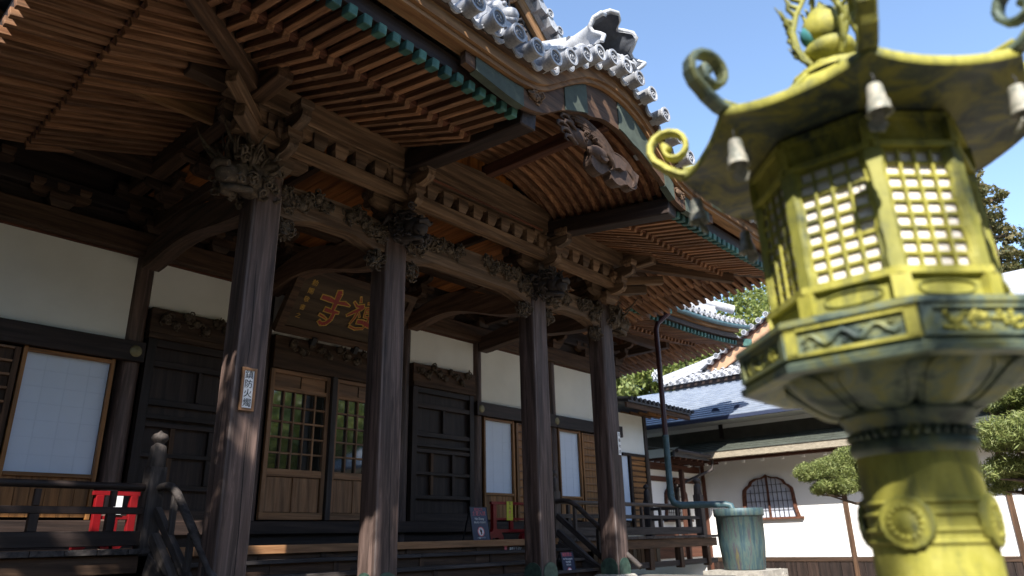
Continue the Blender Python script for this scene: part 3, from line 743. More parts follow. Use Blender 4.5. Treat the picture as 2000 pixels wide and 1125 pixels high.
rr_ = thing('veranda_railing', (14.1, 8.82, 1.5), 'grey wooden veranda railing running right from the fourth pillar to the corner post', 'railing')
railing(rr_, 11.22, 17.0, 8.82, [11.6, 12.7, 13.55, 14.3, 15.1, 15.9, 16.5])
giboshi(rr_, 17.06, 8.82, 1.42, 1.46, 0.19); giboshi(rr_, 11.16, 8.82, 1.42, 1.36, 0.19)
bbx('middle_rail', 17.02, 17.10, 8.93, 10.2, 1.87, 1.945, M['grey'], rr_, 'y'); bbx('top_rail', 17.02, 17.10, 8.93, 10.2, 2.13, 2.21, M['grey'], rr_, 'y')
bbx('bottom_rail', 17.0, 17.12, 8.93, 10.2, 1.53, 1.69, M['grey'], rr_, 'y'); giboshi(rr_, 17.04, 10.3, 1.42, 1.40, 0.17)

# staircase and handrails -------------------------------------------------
st = thing('front_staircase', (7.4, 8.2, 0.8), 'wide dark wooden staircase rising between the porch pillars to the veranda', 'staircase')
tr = [(1.50, 8.70), (1.33, 8.40), (1.16, 8.10), (0.99, 7.80)]
for i, (z, y) in enumerate(tr):
    if i: 
        for a, c in ((3.74, 7.4), (7.404, 11.06)): bbx('tread', a, c, y - 0.04, y + 0.30, z - 0.045, z, M['grey'], st)
    for a in np.arange(3.78, 11.0, 1.2):
        c = min(11.02, a + 1.195); bbx('riser', a, c, y + 0.012, y + 0.035, z - 0.17, z - 0.047, M['wood'], st)
    for a in np.arange(4.4, 11.0, 1.5): bbx('stair_block', a, a + 0.08, y - 0.005, y + 0.010, z - 0.17, z - 0.047, M['wood'], st, 'z')
bbx('landing_edge', 3.74, 11.06, 8.66, 8.70, 1.40, 1.503, M['door'], st)
for x in (3.66, 11.08): beam('stringer', (x, 8.75, 1.30), (x, 7.25, 0.62), 0.1, 0.34, M['grey'], st)
def handrail(x, label):
    h = thing('stair_handrail', (x, 8.0, 0.8), label, 'handrail')
    b = MB(); pts = [(x, 8.80, 2.16), (x, 8.55, 2.175), (x, 8.40, 2.15), (x, 8.25, 2.07), (x, 7.2, 1.20), (x, 6.95, 1.0)]
    b.tube(pts, 0.045, 10); b.v = [(p[1] - 8.0, p[0] - x, p[2] - 1.6) for p in b.v]; b.f = [f[::-1] for f in b.f]; b.build('top_rail', M['grey'], h, T(x, 8.0, 1.6) @ Matrix(((0, 1, 0, 0), (1, 0, 0, 0), (0, 0, 1, 0), (0, 0, 0, 1))))
    beam('middle_rail', (x, 8.72, 1.91), (x, 7.0, 0.62), 0.07, 0.10, M['grey'], h); beam('bottom_rail', (x, 8.72, 1.62), (x, 7.1, 0.42), 0.10, 0.12, M['grey'], h)
    for y in (8.3, 7.8, 7.4): z = 2.07 - (8.25 - y) * 0.83; beam('baluster', (x, y, z - 0.52), (x, y, z - 0.05), 0.06, 0.06, M['grey'], h)
    return h
handrail(3.66, 'curved grey handrail going down the stairs from the left veranda post')
handrail(11.12, 'sloping grey handrail between the third and fourth pillar')

# ================================================================== PORCH
porch = thing('temple_porch', (7.4, 7.4, 0.8), 'carved timber entrance porch with curved karahafu gable and green-tipped rafters on four square pillars', 'porch')
Pp = porch
PX = [3.83, 5.82, 8.96, 11.0]; CXP = 7.4
def pillarmesh():
    b = MB(); s = 0.185; c = 0.045; L = 4.95
    ring = [(-s + c, -s), (s - c, -s), (s - c * .55, -s + c * .2), (s - c * .2, -s + c * .55), (s, -s + c), (s, s - c), (s - c * .2, s - c * .55), (s - c * .55, s - c * .2), (s - c, s), (-s + c, s), (-s + c * .55, s - c * .2), (-s + c * .2, s - c * .55), (-s, s - c), (-s, -s + c), (-s + c * .2, -s + c * .55), (-s + c * .55, -s + c * .2)]
    # thin drying cracks: narrow V grooves in two faces
    vs = []; N = 16
    for i in range(N + 1):
        x = -L / 2 + L * i / N
        for k, (a, d) in enumerate(ring): vs.append((x, a, d))
    n = len(ring)
    b.add(vs, [(i * n + k, (i + 1) * n + k, (i + 1) * n + (k + 1) % n, i * n + (k + 1) % n) for i in range(N) for k in range(n)])
    b.add(vs[:n], [tuple(range(n))]); b.add(vs[-n:], [tuple(range(n))[::-1]])
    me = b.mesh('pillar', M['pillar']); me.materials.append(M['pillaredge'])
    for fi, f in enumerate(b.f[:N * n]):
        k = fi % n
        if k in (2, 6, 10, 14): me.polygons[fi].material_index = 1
    return me
PMesh = pillarmesh()
shoeM = MB()
for q in range(4):
    R = Matrix.Rotation(q * PI / 2, 3, 'Z'); pl = [(-0.165, 0)] + [(-0.165 + 0.0, 0.14)] + [(0.165 * math.cos(PI - PI * k / 12), 0.14 + 0.15 * math.sin(PI * k / 12)) for k in range(1, 12)] + [(0.165, 0.14), (0.165, 0)]
    shoeM.prism(pl[::-1], 0.012, R, tuple(R @ Vector((0, -0.197, 0))))
shoe = shoeM.mesh('metal_shoe', plain('green_bronze_shoe', (0.045, 0.085, 0.068), 0.5, 0.4, 14, 0.3))
stn = MB(); stn.lathe([(0.42, 0), (0.42, 0.06), (0.34, 0.10)], 4, phase=PI / 4, smooth=False, capt=True)
stn = stn.mesh('base_stone', M['stone'])
pillars = []
for i, x in enumerate(PX):
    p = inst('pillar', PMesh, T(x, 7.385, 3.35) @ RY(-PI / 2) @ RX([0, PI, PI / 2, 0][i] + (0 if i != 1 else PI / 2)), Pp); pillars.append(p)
    inst('metal_shoe', shoe, T(x, 7.385, 0.875), p)
    inst('base_stone', stn, T(x, 7.385, 0.80), Pp)

# long drying cracks in the pillar faces
rc = random.Random(5)
for i, x in enumerate(PX):
    for (ox, z0, z1, face) in (((.03, .95, 2.75, 'y'), (-.06, 3.3, 4.6, 'y'), (.02, 1.4, 3.2, 'x')) if i == 0 else ((-.03 + .05 * (i % 2), 1.0, 2.2 + .5 * (i % 2), 'y'), (.04, 2.6, 4.2, 'x'))):
        pts = []; w = []
        n = 22
        for k in range(n + 1):
            t = k / n; d = ox + .010 * math.sin(t * 5 + i) + rc.uniform(-.002, .002); pts.append((d, z0 + (z1 - z0) * t)); w.append(.0042 * math.sin(PI * t) ** .6 + .0003)
        b = MB()
        if face == 'y': b.strip([(x + d - q, z) for (d, z), q in zip(pts, w)], [(x + d + q, z) for (d, z), q in zip(pts, w)], 7.1986, 7.2005)
        else:
            b.strip([(7.385 + d - q, z) for (d, z), q in zip(pts, w)], [(7.385 + d + q, z) for (d, z), q in zip(pts, w)], -.0005, .0014); b.v = [(x - .185 - p[1], p[0], p[2]) for p in b.v]
        b.build('drying_crack', M['dark'], pillars[i])

# rainbow beams between the pillars with flower carvings
def rainbow(x0, x1, y, zb, h, arch, th, par, mat, seed):
    n = 16; lo = []; hi = []
    for k in range(n + 1):
        t = k / n; x = x0 + (x1 - x0) * t
        e = min(t, 1 - t) * (x1 - x0)
        rise = arch * min(1.0, max(0.0, (e - 0.22) / 0.35)) ** 0.8 if e > 0.22 else 0
        lo.append((x, zb + rise)); hi.append((x, zb + h + 0.06 * math.sin(PI * t)))
    b = MB(); b.strip(lo, hi, y - th / 2, y + th / 2); rb = b.build('rainbow_beam', mat, par)
    L = x1 - x0
    for sgn, xx in ((1, x0), (-1, x1)):
        bx = []
        for q in range(int(L * .42 / .115)):
            bx.append(((xx + sgn * (0.06 + q * 0.115), y - th / 2 - 0.02, zb + h - 0.07 + 0.045 * math.sin(q * 2.3 + seed) - (0.12 if q in (1, 2) else 0)), (0.115, 0.07, 0.115)))
        bx.append(((xx + sgn * 0.10, y - th / 2 - 0.01, zb + h * .45), (0.09, 0.05, 0.13)))
        carving('flower_carving', bx, 24, M['carved'], rb, seed + sgn * 5, 0.044, 0.013)
    return rb
rainbow(4.0, 5.66, 7.36, 5.29, 0.42, 0.10, 0.22, Pp, M['beam'], 11)
rainbow(5.98, 8.80, 7.36, 5.27, 0.48, 0.12, 0.22, Pp, M['beam'], 12)
rainbow(9.12, 10.84, 7.36, 5.27, 0.40, 0.10, 0.22, Pp, M['beam'], 13)
# round openwork knobs under the beam ends
k = 0
for x in (4.12, 5.52, 6.13, 8.64, 9.27, 10.70):
    sg = -1 if k % 2 else 1
    carving('corner_carving', [((x, 7.30, 5.15), (0.15, 0.11, 0.15))], 60, M['carved'], Pp, 70 + k, 0.045, 0.012, core=0.62); k += 1
# carved heads on the pillar fronts
def head(x, y, z, dirv, seed, label, mat, sc=1.0, spiky=0):
    rnd = random.Random(seed); d = Vector(dirv).normalized(); b = MB(); s_ = Vector((d.y, -d.x, 0))
    R3 = Matrix((s_, d, Vector((0, 0, 1)))).transposed()
    def P3(a, c, e): return Vector((x, y, z)) + R3 @ Vector((a * sc, c * sc, e * sc))
    b.ball(P3(0, 0.02, 0.02), (0.19 * sc,) * 3, 12, 8, 0.12, rnd)
    b.ball(P3(0, 0.22, -0.03), (0.14 * sc,) * 3, 12, 8, 0.1, rnd)
    b.ball(P3(0, 0.34, -0.07), (0.105 * sc,) * 3, 10, 7, 0.1, rnd)
    b.tube([P3(-.09, .42, -.02), P3(0, .455, .0), P3(.09, .42, -.02)], [.03 * sc, .045 * sc, .03 * sc], 6)       # nostril roll
    b.tube([P3(-.1, .14, -.16), P3(-.07, .30, -.20), P3(0, .37, -.205), P3(.07, .30, -.20), P3(.1, .14, -.16)], .035 * sc, 6)   # lower jaw
    for q in (-1, 1):
        b.ball(P3(q * .09, .26, .09), (.036 * sc,) * 3, 8, 6)                                                     # eye
        b.tube([P3(q * .03, .30, .12), P3(q * .10, .25, .155), P3(q * .17, .15, .13)], [.018 * sc, .03 * sc, .012 * sc], 6)  # brow
        b.tube([P3(q * .14, .05, .10), P3(q * .23, .0, .12), P3(q * .26, -.05, .02)], [.05 * sc, .045 * sc, .012 * sc], 6)  # ear
        b.tube([P3(q * .06, .38, -.13), P3(q * .065, .42, -.19)], [.016 * sc, .004 * sc], 5)                       # tusk
        for j in range(34): b.curl(P3(q * rnd.uniform(.07, .2), rnd.uniform(-.18, .34), rnd.uniform(-.2, .2)), rndrot(rnd), .055 * sc, q * 1.2, .016 * sc, 5, 8)
    for j in range(14): b.curl(P3(rnd.uniform(-.16, .16), rnd.uniform(-.15, .1), rnd.uniform(.08, .22)), rndrot(rnd), .055 * sc, 1.2, .016 * sc, 5, 8)
    for j in range(spiky):
        p = P3(rnd.uniform(-.2, .2), rnd.uniform(-.1, .3), rnd.uniform(-.05, .22)); e = R3 @ Vector((rnd.uniform(-.25, .25), rnd.uniform(-.05, .3), rnd.uniform(.02, .32))) * sc * .7
        b.tube([p, p + e * .5, p + e * .8 + Vector((0, 0, .05)), p + e + Vector((.03, 0, .1))], [.022 * sc, .018 * sc, .011 * sc, .003], 5)
    o = b.build('carved_head', mat, Pp); o['label'] = label; return o
head(3.66, 7.26, 5.60, (-1.0, -0.35, 0.0), 1, 'dragon head carving with wild spiky mane at the outer left corner', M['carved'], 1.3, 60)
head(5.82, 7.12, 5.62, (0, -1, 0), 2, 'dark lion head carving on the second pillar', M['carvedark'], 1.12)
head(8.96, 7.12, 5.58, (0, -1, 0), 3, 'dark lion head carving on the third pillar', M['carvedark'], 1.12)
head(11.24, 7.30, 5.50, (1, -0.2, 0), 4, 'curly lion head carving at the outer right corner', M['carved'], 1.1, 14)

# curved tie beams from pillars back to the wall
def swept(par, x, prof, th, mat, name='curved_tie_beam'):
    lo = [(y, a) for y, a, c in prof]; hi = [(y, c) for y, a, c in prof]; b = MB(); b.strip(lo, hi, -th / 2, th / 2)
    b.v = [(x - p[1], p[0], p[2]) for p in b.v]; return b.build(name, mat, par)
M['wy'] = wood('tie_beam_wood', (0.03, 0.018, 0.013), (0.085, 0.05, 0.034), (0.19, 0.12, 0.085), 'y')
def ebi(x, z0, zp, bulge):
    prof = []
    for k in range(17):
        t = k / 16; y = 7.56 + (10.52 - 7.56) * t
        w = 3 * t * t - 2 * t ** 3
        zb = zp + (z0 - zp) * w + bulge * math.sin(PI * min(1, t * 1.02)) ** 1.5 * (0.35 + t)
        th = 0.31 + 0.08 * math.sin(PI * t)
        prof.append((y, zb, zb + th))
    return swept(Pp, x, prof, 0.24, M['wy'])
ebi(3.83, 5.42, 5.34, 0.16); ebi(5.82, 5.50, 5.22, 0.22); ebi(8.96, 5.52, 5.20, 0.24); ebi(11.0, 5.42, 5.34, 0.12)

# stacked beams and brackets above
YK = 7.02
for x, t in zip(PX, (0, 1, 1, 0)):
    bracket(Pp, x, YK + 0.22, 5.74, M['beam'], 2, 1, 1.0)
    bracket(Pp, x, YK, 6.12, M['beam'], 1, 1, 0.85)
bbx('through_beam', 3.2, 11.65, YK - 0.07, YK + 0.07, 6.03, 6.20, M['beam'], Pp)
x = 3.35
while x < 11.6:
    b = inst('bearing_block', blk(0.20, 0.20, M['beam']), T(x, YK, 6.205), Pp); x += 0.318
bbx('second_beam', 3.2, 11.65, YK - 0.06, YK + 0.06, 6.405, 6.47, M['beam'], Pp)
bbx('purlin', 3.05, 5.95, YK - 0.10, YK + 0.10, 6.475, 6.84, M['beam'], Pp); bbx('purlin', 8.85, 11.75, YK - 0.10, YK + 0.10, 6.475, 6.84, M['beam'], Pp)
# big arched centre beam
lo = []; hi = []
for k in range(17):
    t = k / 16; x = 5.75 + 3.4 * t; lo.append((x, 6.50 + 0.05 * math.sin(PI * t))); hi.append((x, 6.84 + 0.20 * math.sin(PI * t)))
b = MB(); b.strip(lo, hi, YK - 0.13, YK + 0.13); b.build('arched_centre_beam', M['beam'], Pp)
b = MB(); b.bb(6.1, 8.7, YK - 0.15, YK - 0.13, 6.47, 6.50); b.build('red_edge_strip', M['redbrown'], Pp)
# orange boards closing the arch behind
n = 18
for k in range(n):
    a = 5.8 + 3.2 * k / n; c = 5.8 + 3.2 * (k + 1) / n; zt = 6.75 + 0.85 * math.sin(PI * ((a + c) / 2 - 5.8) / 3.2)
    bbx('tympanum_board', a, c - 0.004, YK + 0.14, YK + 0.16, 6.75, zt, M['orangeb'], Pp, 'z', 0.002)
# ceiling boards over the porch bay and side purlins
x = 3.6
while x < 11.3:
    bbx('ceiling_board', x, x + 0.215, 7.15, 10.45, 6.55, 6.58, M['orange'], Pp, 'y', 0.003); x += 0.22
for x in (4.8, 6.6, 8.2, 10.0): bbx('ceiling_joist', x - 0.05, x + 0.05, 7.12, 10.45, 6.44, 6.545, M['wood'], Pp, 'y')
bbx('side_purlin', 3.30, 3.50, 6.3, 10.4, 6.475, 6.84, M['wood'], Pp, 'y'); bbx('side_purlin', 11.30, 11.50, 6.3, 10.4, 6.475, 6.84, M['beam'], Pp, 'y')
bbx('side_beam', 3.72, 3.86, 7.6, 10.4, 6.03, 6.20, M['wood'], Pp, 'y'); bbx('side_beam', 10.93, 11.07, 7.6, 10.4, 6.03, 6.20, M['wood'], Pp, 'y')
for y in (8.6, 9.7):
    for x in (3.62, 11.2): bracket(Pp, x, y, 6.20, M['wood'], 1, 1, 0.75)

# ---- eaves
YT, YKI = 4.65, 5.58
XL, XR = 0.95, 13.85
def up(x): return 0.0085 * max(0, abs(x - CXP) - 2.6) ** 2
def upy(y): return 0.0085 * max(0, (9.4 - y) ) ** 2 * 0.75
TIPZ = 6.26
def hipY(x):   # y of the hip line at x on either side
    e = (x - XL) if x < CXP else (XR - x); return YT + e * (6.95 - 4.65) / (3.4 - 0.95)
xs = []; x = CXP - 1.78
while x > XL + .2: xs.append(x); x -= 0.178
x = CXP + 1.78
while x < XR - .2: xs.append(x); x += 0.178
for x in xs:
    yh = hipY(x); x += random.uniform(-.007, .007); u = up(x) + random.uniform(-.005, .005); ye = min(6.15, yh + 0.05)
    o = beam('flying_rafter', (x, YT + 0.05, TIPZ + 0.01 + u), (x, ye, TIPZ + u + (ye - YT) * 0.20), 0.078, 0.09, M['rafter'], Pp)
    beam('rafter_tip_cap', (x, YT, TIPZ + u), (x, YT + 0.13, TIPZ + 0.02 + u), 0.10, 0.108, M['verd'], o, ch=0.008)
    if yh > YKI - .02:
        ye = min(7.2, yh + 0.1)
        beam('base_rafter', (x, YKI - 0.04, 6.345 + u), (x, ye, 6.345 + u + (ye - YKI + .04) * 0.37), 0.078, 0.09, M['rafter'], Pp)
def rng(a, b, n): return [a + (b - a) * i / n for i in range(n + 1)]
for a, c in ((XL + 0.95, CXP - 1.72), (CXP + 1.72, XR - 0.95)):
    curve_bar('rafter_rail', lambda x: 6.392 + up(x), 0.06, YKI - 0.04, YKI + 0.05, M['redbrown'], rng(a, c, 12), Pp)
    for x in rng(a + .09, c - .09, int((c - a) / .178)): bbx('notch_block', x - 0.045, x + 0.045, YKI - 0.055, YKI - 0.041, 6.40 + up(x), 6.47 + up(x), M['redbrown'], Pp)
for a, c in ((XL, CXP - 1.75), (CXP + 1.75, XR)):
    curve_bar('eave_board', lambda x: TIPZ + 0.062 + up(x), 0.20, YT + 0.03, YT + 0.15, M['wooddark'], rng(a, c, 14), Pp)
    b = MB(); q = rng(a, c, 14)
    for x0, x1 in zip(q[:-1], q[1:]):
        f = lambda x, y: 6.34 + up(x) + 0.2 * (y - YT) if y < 5.7 else 6.415 + up(x) + 0.37 * (y - YKI + .04)
        for y0, y1 in ((YT + 0.1, 5.69), (5.71, 7.3)):
            b.add([(x0, y0, f(x0, y0)), (x1, y0, f(x1, y0)), (x1, y1, f(x1, y1)), (x0, y1, f(x0, y1))], [(0, 1, 2, 3)])
    b.build('soffit_boards', M['redbrown'], Pp)
# side eaves (rafters along x)
for side in (-1, 1):
    xt = XL if side < 0 else XR; s_ = -side
    y = YT + 0.25; 
    while y < 9.75:
        e = (y - YT) * (3.4 - 0.95) / (6.95 - 4.65); u = upy(y) * 0.9 + random.uniform(-.006, .006); xe = min(1.55, e + 0.05)
        beam('flying_rafter', (xt, y, TIPZ + u), (xt + s_ * xe, y, TIPZ + u + xe * 0.20), 0.078, 0.09, M['rafter'], Pp)
        if e > 0.93:
            xe = min(2.7, e + .1); beam('base_rafter', (xt + s_ * 0.86, y, 6.345 + u), (xt + s_ * xe, y, 6.345 + u + (xe - .86) * 0.30), 0.078, 0.09, M['rafter'], Pp)
        y += 0.178
    b = MB(); ys = rng(YT + 0.9, 9.8, 12); lo = [(y, 6.392 + upy(y) * .9) for y in ys]; hi = [(y, 6.452 + upy(y) * .9) for y in ys]
    b.strip(lo, hi, -0.045, 0.045); b.v = [(xt + s_ * 0.9 - p[1], p[0], p[2]) for p in b.v]; b.build('rafter_rail', M['redbrown'], Pp)
    b = MB(); ys = rng(YT, 9.8, 12)
    lo = [(y, 6.322 + upy(y) * .9) for y in ys]; hi = [(y, 6.56 + upy(y) * .9) for y in ys]; b.strip(lo, hi, -0.05, 0.05)
    b.v = [(xt + s_ * 0.08 - p[1], p[0], p[2]) for p in b.v]; b.build('eave_board', M['wooddark'], Pp)
    b = MB()
    for y0, y1 in zip(ys[:-1], ys[1:]):
        f = lambda e, y: (6.34 + upy(y) * .9 + 0.2 * e) if e < 1.0 else 6.415 + upy(y) * .9 + 0.30 * (e - .86)
        for e0, e1 in ((0.1, 0.98), (1.02, 2.9)):
            b.add([(xt + s_ * e0, y0, f(e0, y0)), (xt + s_ * e1, y0, f(e1, y0)), (xt + s_ * e1, y1, f(e1, y1)), (xt + s_ * e0, y1, f(e0, y1))], [(0, 1, 2, 3)])
    b.build('soffit_boards', M['redbrown'], Pp)
    cx0 = 3.4 if side < 0 else 11.4
    o = beam('hip_beam', (xt - s_ * 0.12, YT - 0.10, 6.43), (cx0 + s_ * .05, 6.98, 6.78), 0.16, 0.22, M['wood'], Pp)
    o = beam('lower_hip_beam', (xt + s_ * 0.85, YT + 0.80, 6.36), (cx0 + s_ * .05, 6.98, 6.64), 0.15, 0.2, M['wood'], Pp)
    beam('corner_bracket_arm', (cx0 - s_ * 0.55, 6.45, 6.30), (cx0 + s_ * 0.5, 7.42, 6.22), 0.13, 0.16, M['beam'], Pp)
    beam('corner_bracket_arm', (cx0 - s_ * 0.30, 6.70, 6.10), (cx0 + s_ * 0.5, 7.42, 6.04), 0.13, 0.16, M['beam'], Pp)
    bbx('nose_beam', min(cx0, cx0 - s_ * 0.8), max(cx0, cx0 - s_ * .8), YK - .09, YK + .09, 6.5, 6.66, M['wood'], Pp)

# ---- karahafu
KP = [(0, 7.42), (.35, 7.38), (.67, 7.28), (.97, 7.10), (1.3, 6.87), (1.6, 6.67), (1.9, 6.575), (2.2, 6.55), (3.0, 6.56), (6.6, 6.56)]
def K(d):
    d = abs(d)
    for (a, z), (c, w) in zip(KP[:-1], KP[1:]):
        if d <= c:
            t = (d - a) / (c - a); i = KP.index((a, z))
            m0 = (w - KP[max(i - 1, 0)][1]) / (c - KP[max(i - 1, 0)][0]) if i else 0.0
            j = min(i + 2, len(KP) - 1); m1 = (KP[j][1] - z) / (KP[j][0] - a)
            h = c - a; return (2 * t**3 - 3 * t**2 + 1) * z + (t**3 - 2 * t**2 + t) * h * m0 + (-2 * t**3 + 3 * t**2) * w + (t**3 - t**2) * h * m1
    return KP[-1][1]
def KZ(x): return K(x - CXP) + (up(x) * 0.8 if abs(x - CXP) > 2.6 else 0)
XS = rng(XL - 0.1, CXP - 2.6, 10)[:-1] + rng(CXP - 2.6, CXP + 2.6, 52) + rng(CXP + 2.6, XR + 0.1, 10)[1:]
curve_bar('eave_fascia', lambda x: KZ(x) + 0.045, 0.15, 4.42, 4.66, M['fascia'], XS, Pp)
curve_bar('fascia_moulding', lambda x: KZ(x) - 0.02, 0.064, 4.46, 4.64, M['fascia'], XS, Pp)
curve_bar('drip_board', lambda x: KZ(x) + 0.196, 0.05, 4.36, 4.60, M['wood'], XS, Pp)
HB = [(0, .60), (.25, .59), (.5, .63), (.85, .55), (1.2, .42), (1.75, .36), (2.3, .30), (2.9, .22), (3.1, .2)]
def interp(T_, d):
    d = abs(d)
    for (a, z), (c, w) in zip(T_[:-1], T_[1:]):
        if d <= c: return z + (w - z) * (d - a) / (c - a)
    return T_[-1][1]
xs2 = rng(CXP - 2.9, CXP + 2.9, 58)
b = MB(); b.strip([(x, KZ(x) - interp(HB, x - CXP) * 0.82) for x in xs2], [(x, KZ(x) - 0.022) for x in xs2], 4.52, 4.60); b.build('gable_bargeboard', M['wood'], Pp)
def plate(x0, x1, f0=0.03, f1=0.86):
    q = rng(x0, x1, 10); b = MB(); b.strip([(x, KZ(x) - interp(HB, x - CXP) * f1) for x in q], [(x, KZ(x) - f0) for x in q], 4.505, 4.612); b.build('copper_plate', M['platecopper'], Pp)
for s_ in (-1, 1): 
    a = sorted((CXP + s_ * 2.75, CXP + s_ * 1.95)); plate(a[0], a[1])
    a = sorted((CXP + s_ * 1.12, CXP + s_ * 0.62)) if s_ < 0 else (CXP + 0.15, CXP + 1.0); plate(a[0], a[1], 0.03, 0.80)
plate(CXP + 1.35, CXP + 1.6)
# scroll carving on the bargeboard
for s_ in (-1, 1):
    carving('scroll_carving', [((CXP + s_ * 1.75, 4.50, KZ(CXP + 1.75) - .10), (0.14, 0.05, 0.08))], 16, M['beam'], Pp, 200 + s_, 0.05, 0.012)
# hanging bird and cloud pendant under the gable
def pendant():
    rnd = random.Random(31); b = MB(); cx, cz = CXP - .22, 6.50
    def board(pts, y0, th): b.prism([(cx + x, cz + z) for x, z in pts][::-1], th, o=(0, y0, 0))
    def arc(c, r, a0, a1, n=8): return [(c[0] + r * math.cos(math.radians(a0 + (a1 - a0) * i / n)), c[1] + r * math.sin(math.radians(a0 + (a1 - a0) * i / n))) for i in range(n + 1)]
    # lobed cloud board, lower right
    low = arc((-.06, -.36), .155, 150, 290) + arc((.14, -.42), .06, 120, 60)[::1] + arc((.30, -.38), .14, 215, 330) + arc((.60, -.30), .13, 230, 370) + [(.80, -.05), (.45, .05), (.1, .0), (-.16, -.08), (-.2, -.25)]
    board(low, 4.44, .14)
    board([(x * .55 + .02, z * .5 - .02) for x, z in low], 4.38, .10)
    # body
    b.ball((cx - .32, 4.50, cz + .02), (.26, .07, .16), 14, 9, .05, rnd); b.ball((cx - .05, 4.46, cz - .14), (.20, .10, .14), 14, 9, .08, rnd)
    # big wing: overlapping feathers sweeping from upper left to lower right
    for j in range(9):
        a = j * .018; r = .03
        pts = [(cx - .66 + .06 * j, 4.46 - .010 * (j % 2), cz + .34 - .035 * j), (cx - .30 + .035 * j, 4.41 - .006 * j, cz + .40 - .055 * j), (cx + .10 + .02 * j, 4.40 - .004 * j, cz + .20 - .06 * j), (cx + .30 - .02 * j, 4.42, cz - .06 - .035 * j)]
        P_ = []
        for i in range(13):
            t = i / 12; q = [(1 - t) ** 3, 3 * t * (1 - t) ** 2, 3 * t * t * (1 - t), t ** 3]; P_.append(tuple(sum(q[m] * pts[m][d] for m in range(4)) for d in range(3)))
        b.tube(P_, [.018 + .026 * math.sin(PI * min(1, i / 11)) for i in range(12)] + [.006], 6)
    for j in range(7):
        pts = [(cx + .28 + .03 * j, 4.46, cz + .12 - .03 * j), (cx + .48 + .03 * j, 4.43, cz + .12 - .045 * j), (cx + .66 + .02 * j, 4.44, cz - .02 - .05 * j), (cx + .74 - .03 * j, 4.46, cz - .22 - .035 * j)]
        P_ = []
        for i in range(10):
            t = i / 9; q = [(1 - t) ** 3, 3 * t * (1 - t) ** 2, 3 * t * t * (1 - t), t ** 3]; P_.append(tuple(sum(q[m] * pts[m][d] for m in range(4)) for d in range(3)))
        b.tube(P_, [.014 + .022 * math.sin(PI * min(1, i / 9)) for i in range(10)], 6)
    # curling crest at the left
    for j in range(6):
        x = cx - .80 + .06 * (j % 3); z = cz + .22 - .09 * j
        b.tube([(x + .22, 4.46, z + .02), (x + .08, 4.43, z + .07), (x - .02, 4.41, z + .02), (x - .04, 4.41, z - .06), (x + .03, 4.41, z - .07)], [.035, .03, .026, .018, .007], 6)
    for j in range(9): b.curl(Vector((cx + rnd.uniform(-.35, -.05), 4.40, cz + rnd.uniform(-.10, .15))), rndrot(rnd), .045, 1.3, .013, 5, 8)
    b.v = [(CXP - .12 + (v[0] - CXP + .15) * 1.20, v[1] + .17, 6.50 + (v[2] - 6.5) * .78) for v in b.v]; o = b.build('gable_pendant_carving', M['carvebrown'], Pp); return o
pendant()
# curved rafters of the arch, in front of the orange tympanum
def kr(x): return K(x - CXP) - 0.05
b = MB(); q = rng(CXP - 1.72, CXP + 1.72, 26)
def archz(x):
    d = abs(x - CXP); return 6.52 + 0.80 * (max(0.0, 1 - (d / 1.72) ** 2)) ** 0.62
lo = [(x, archz(x)) for x in q]; hi = [(x, archz(x) + 0.085) for x in q]; b.strip(lo, hi, -0.04, 0.04)
archM = b.mesh('curved_rafter', M['rafter'])
y = 4.82
while y < 7.05:
    inst('curved_rafter', archM, T(0, y, 0), Pp); y += 0.165
b = MB(); b.strip([(x, z + 0.087) for x, z in lo], [(x, z + .1) for x, z in lo], 4.66, 7.1); b.build('arch_soffit', M['redbrown'], Pp)
beam('arch_side_beam', (CXP + 1.72, 4.62, 6.29), (CXP + 1.60, 7.0, 6.60), 0.26, 0.27, M['wooddark'], Pp)
beam('arch_side_beam', (CXP - 1.72, 4.62, 6.29), (CXP - 1.60, 7.0, 6.60), 0.26, 0.27, M['wooddark'], Pp)
beam('arch_ridge_beam', (CXP, 4.62, 7.02), (CXP, 7.0, 7.12), 0.16, 0.20, M['redbrown'], Pp)

# ---- roof surface and tiles
def rz(x, y):
    fr = 6.80 + up(x) * 0.8 + 0.42 * max(0, y - 4.36) + 0.02 * max(0, y - 4.36) ** 2
    sd = 6.80 + 0.42 * min(x - XL + .25, XR + .25 - x) + upy(y) * .8
    z = min(fr, sd)
    if abs(x - CXP) < 2.6: z = max(z, K(x - CXP) + 0.245)
    return z
grid('roof', lambda t: XL - .25 + (XR - XL + .5) * t, lambda t: 4.36 + 8.2 * t, rz, 100, 44, M['tile'], Pp)
CAP = capmesh(0.116, 0.42, M['tile'], 'cap', 22)
k = 0
xs3 = [CXP - .04 + 0.335 * i for i in range(-20, 21)]
for x in xs3:
    if not XL - .1 < x < XR + .1: continue
    z = rz(x, 4.40) + 0.065; yend = min(8.8, hipY(x) + 0.4)
    def f(xx, yy): return rz(xx, yy)
    rw = tilerow(Pp, x, 4.42, max(4.9, yend), f, 0.106, 0.4, 0.05)
    inst('tile_end', CAP, T(x, 4.17, z) @ RY(random.uniform(0, 6)), rw)
    if abs(x - CXP) > 2.2:
        inst('pan_tile', panmesh(0.25, 'pan_m'), T(x + 0.168, 4.34, (rz(x + .168, 4.40)) + 0.035), rw)
    else:
        s_ = math.atan2(rz(x + .27, 4.4) - rz(x + .03, 4.4), 0.24); inst('pan_tile', panmesh(0.25, 'pan_m'), T(x + 0.168, 4.34, (rz(x + .168, 4.40)) + 0.03) @ RY(-s_), rw)
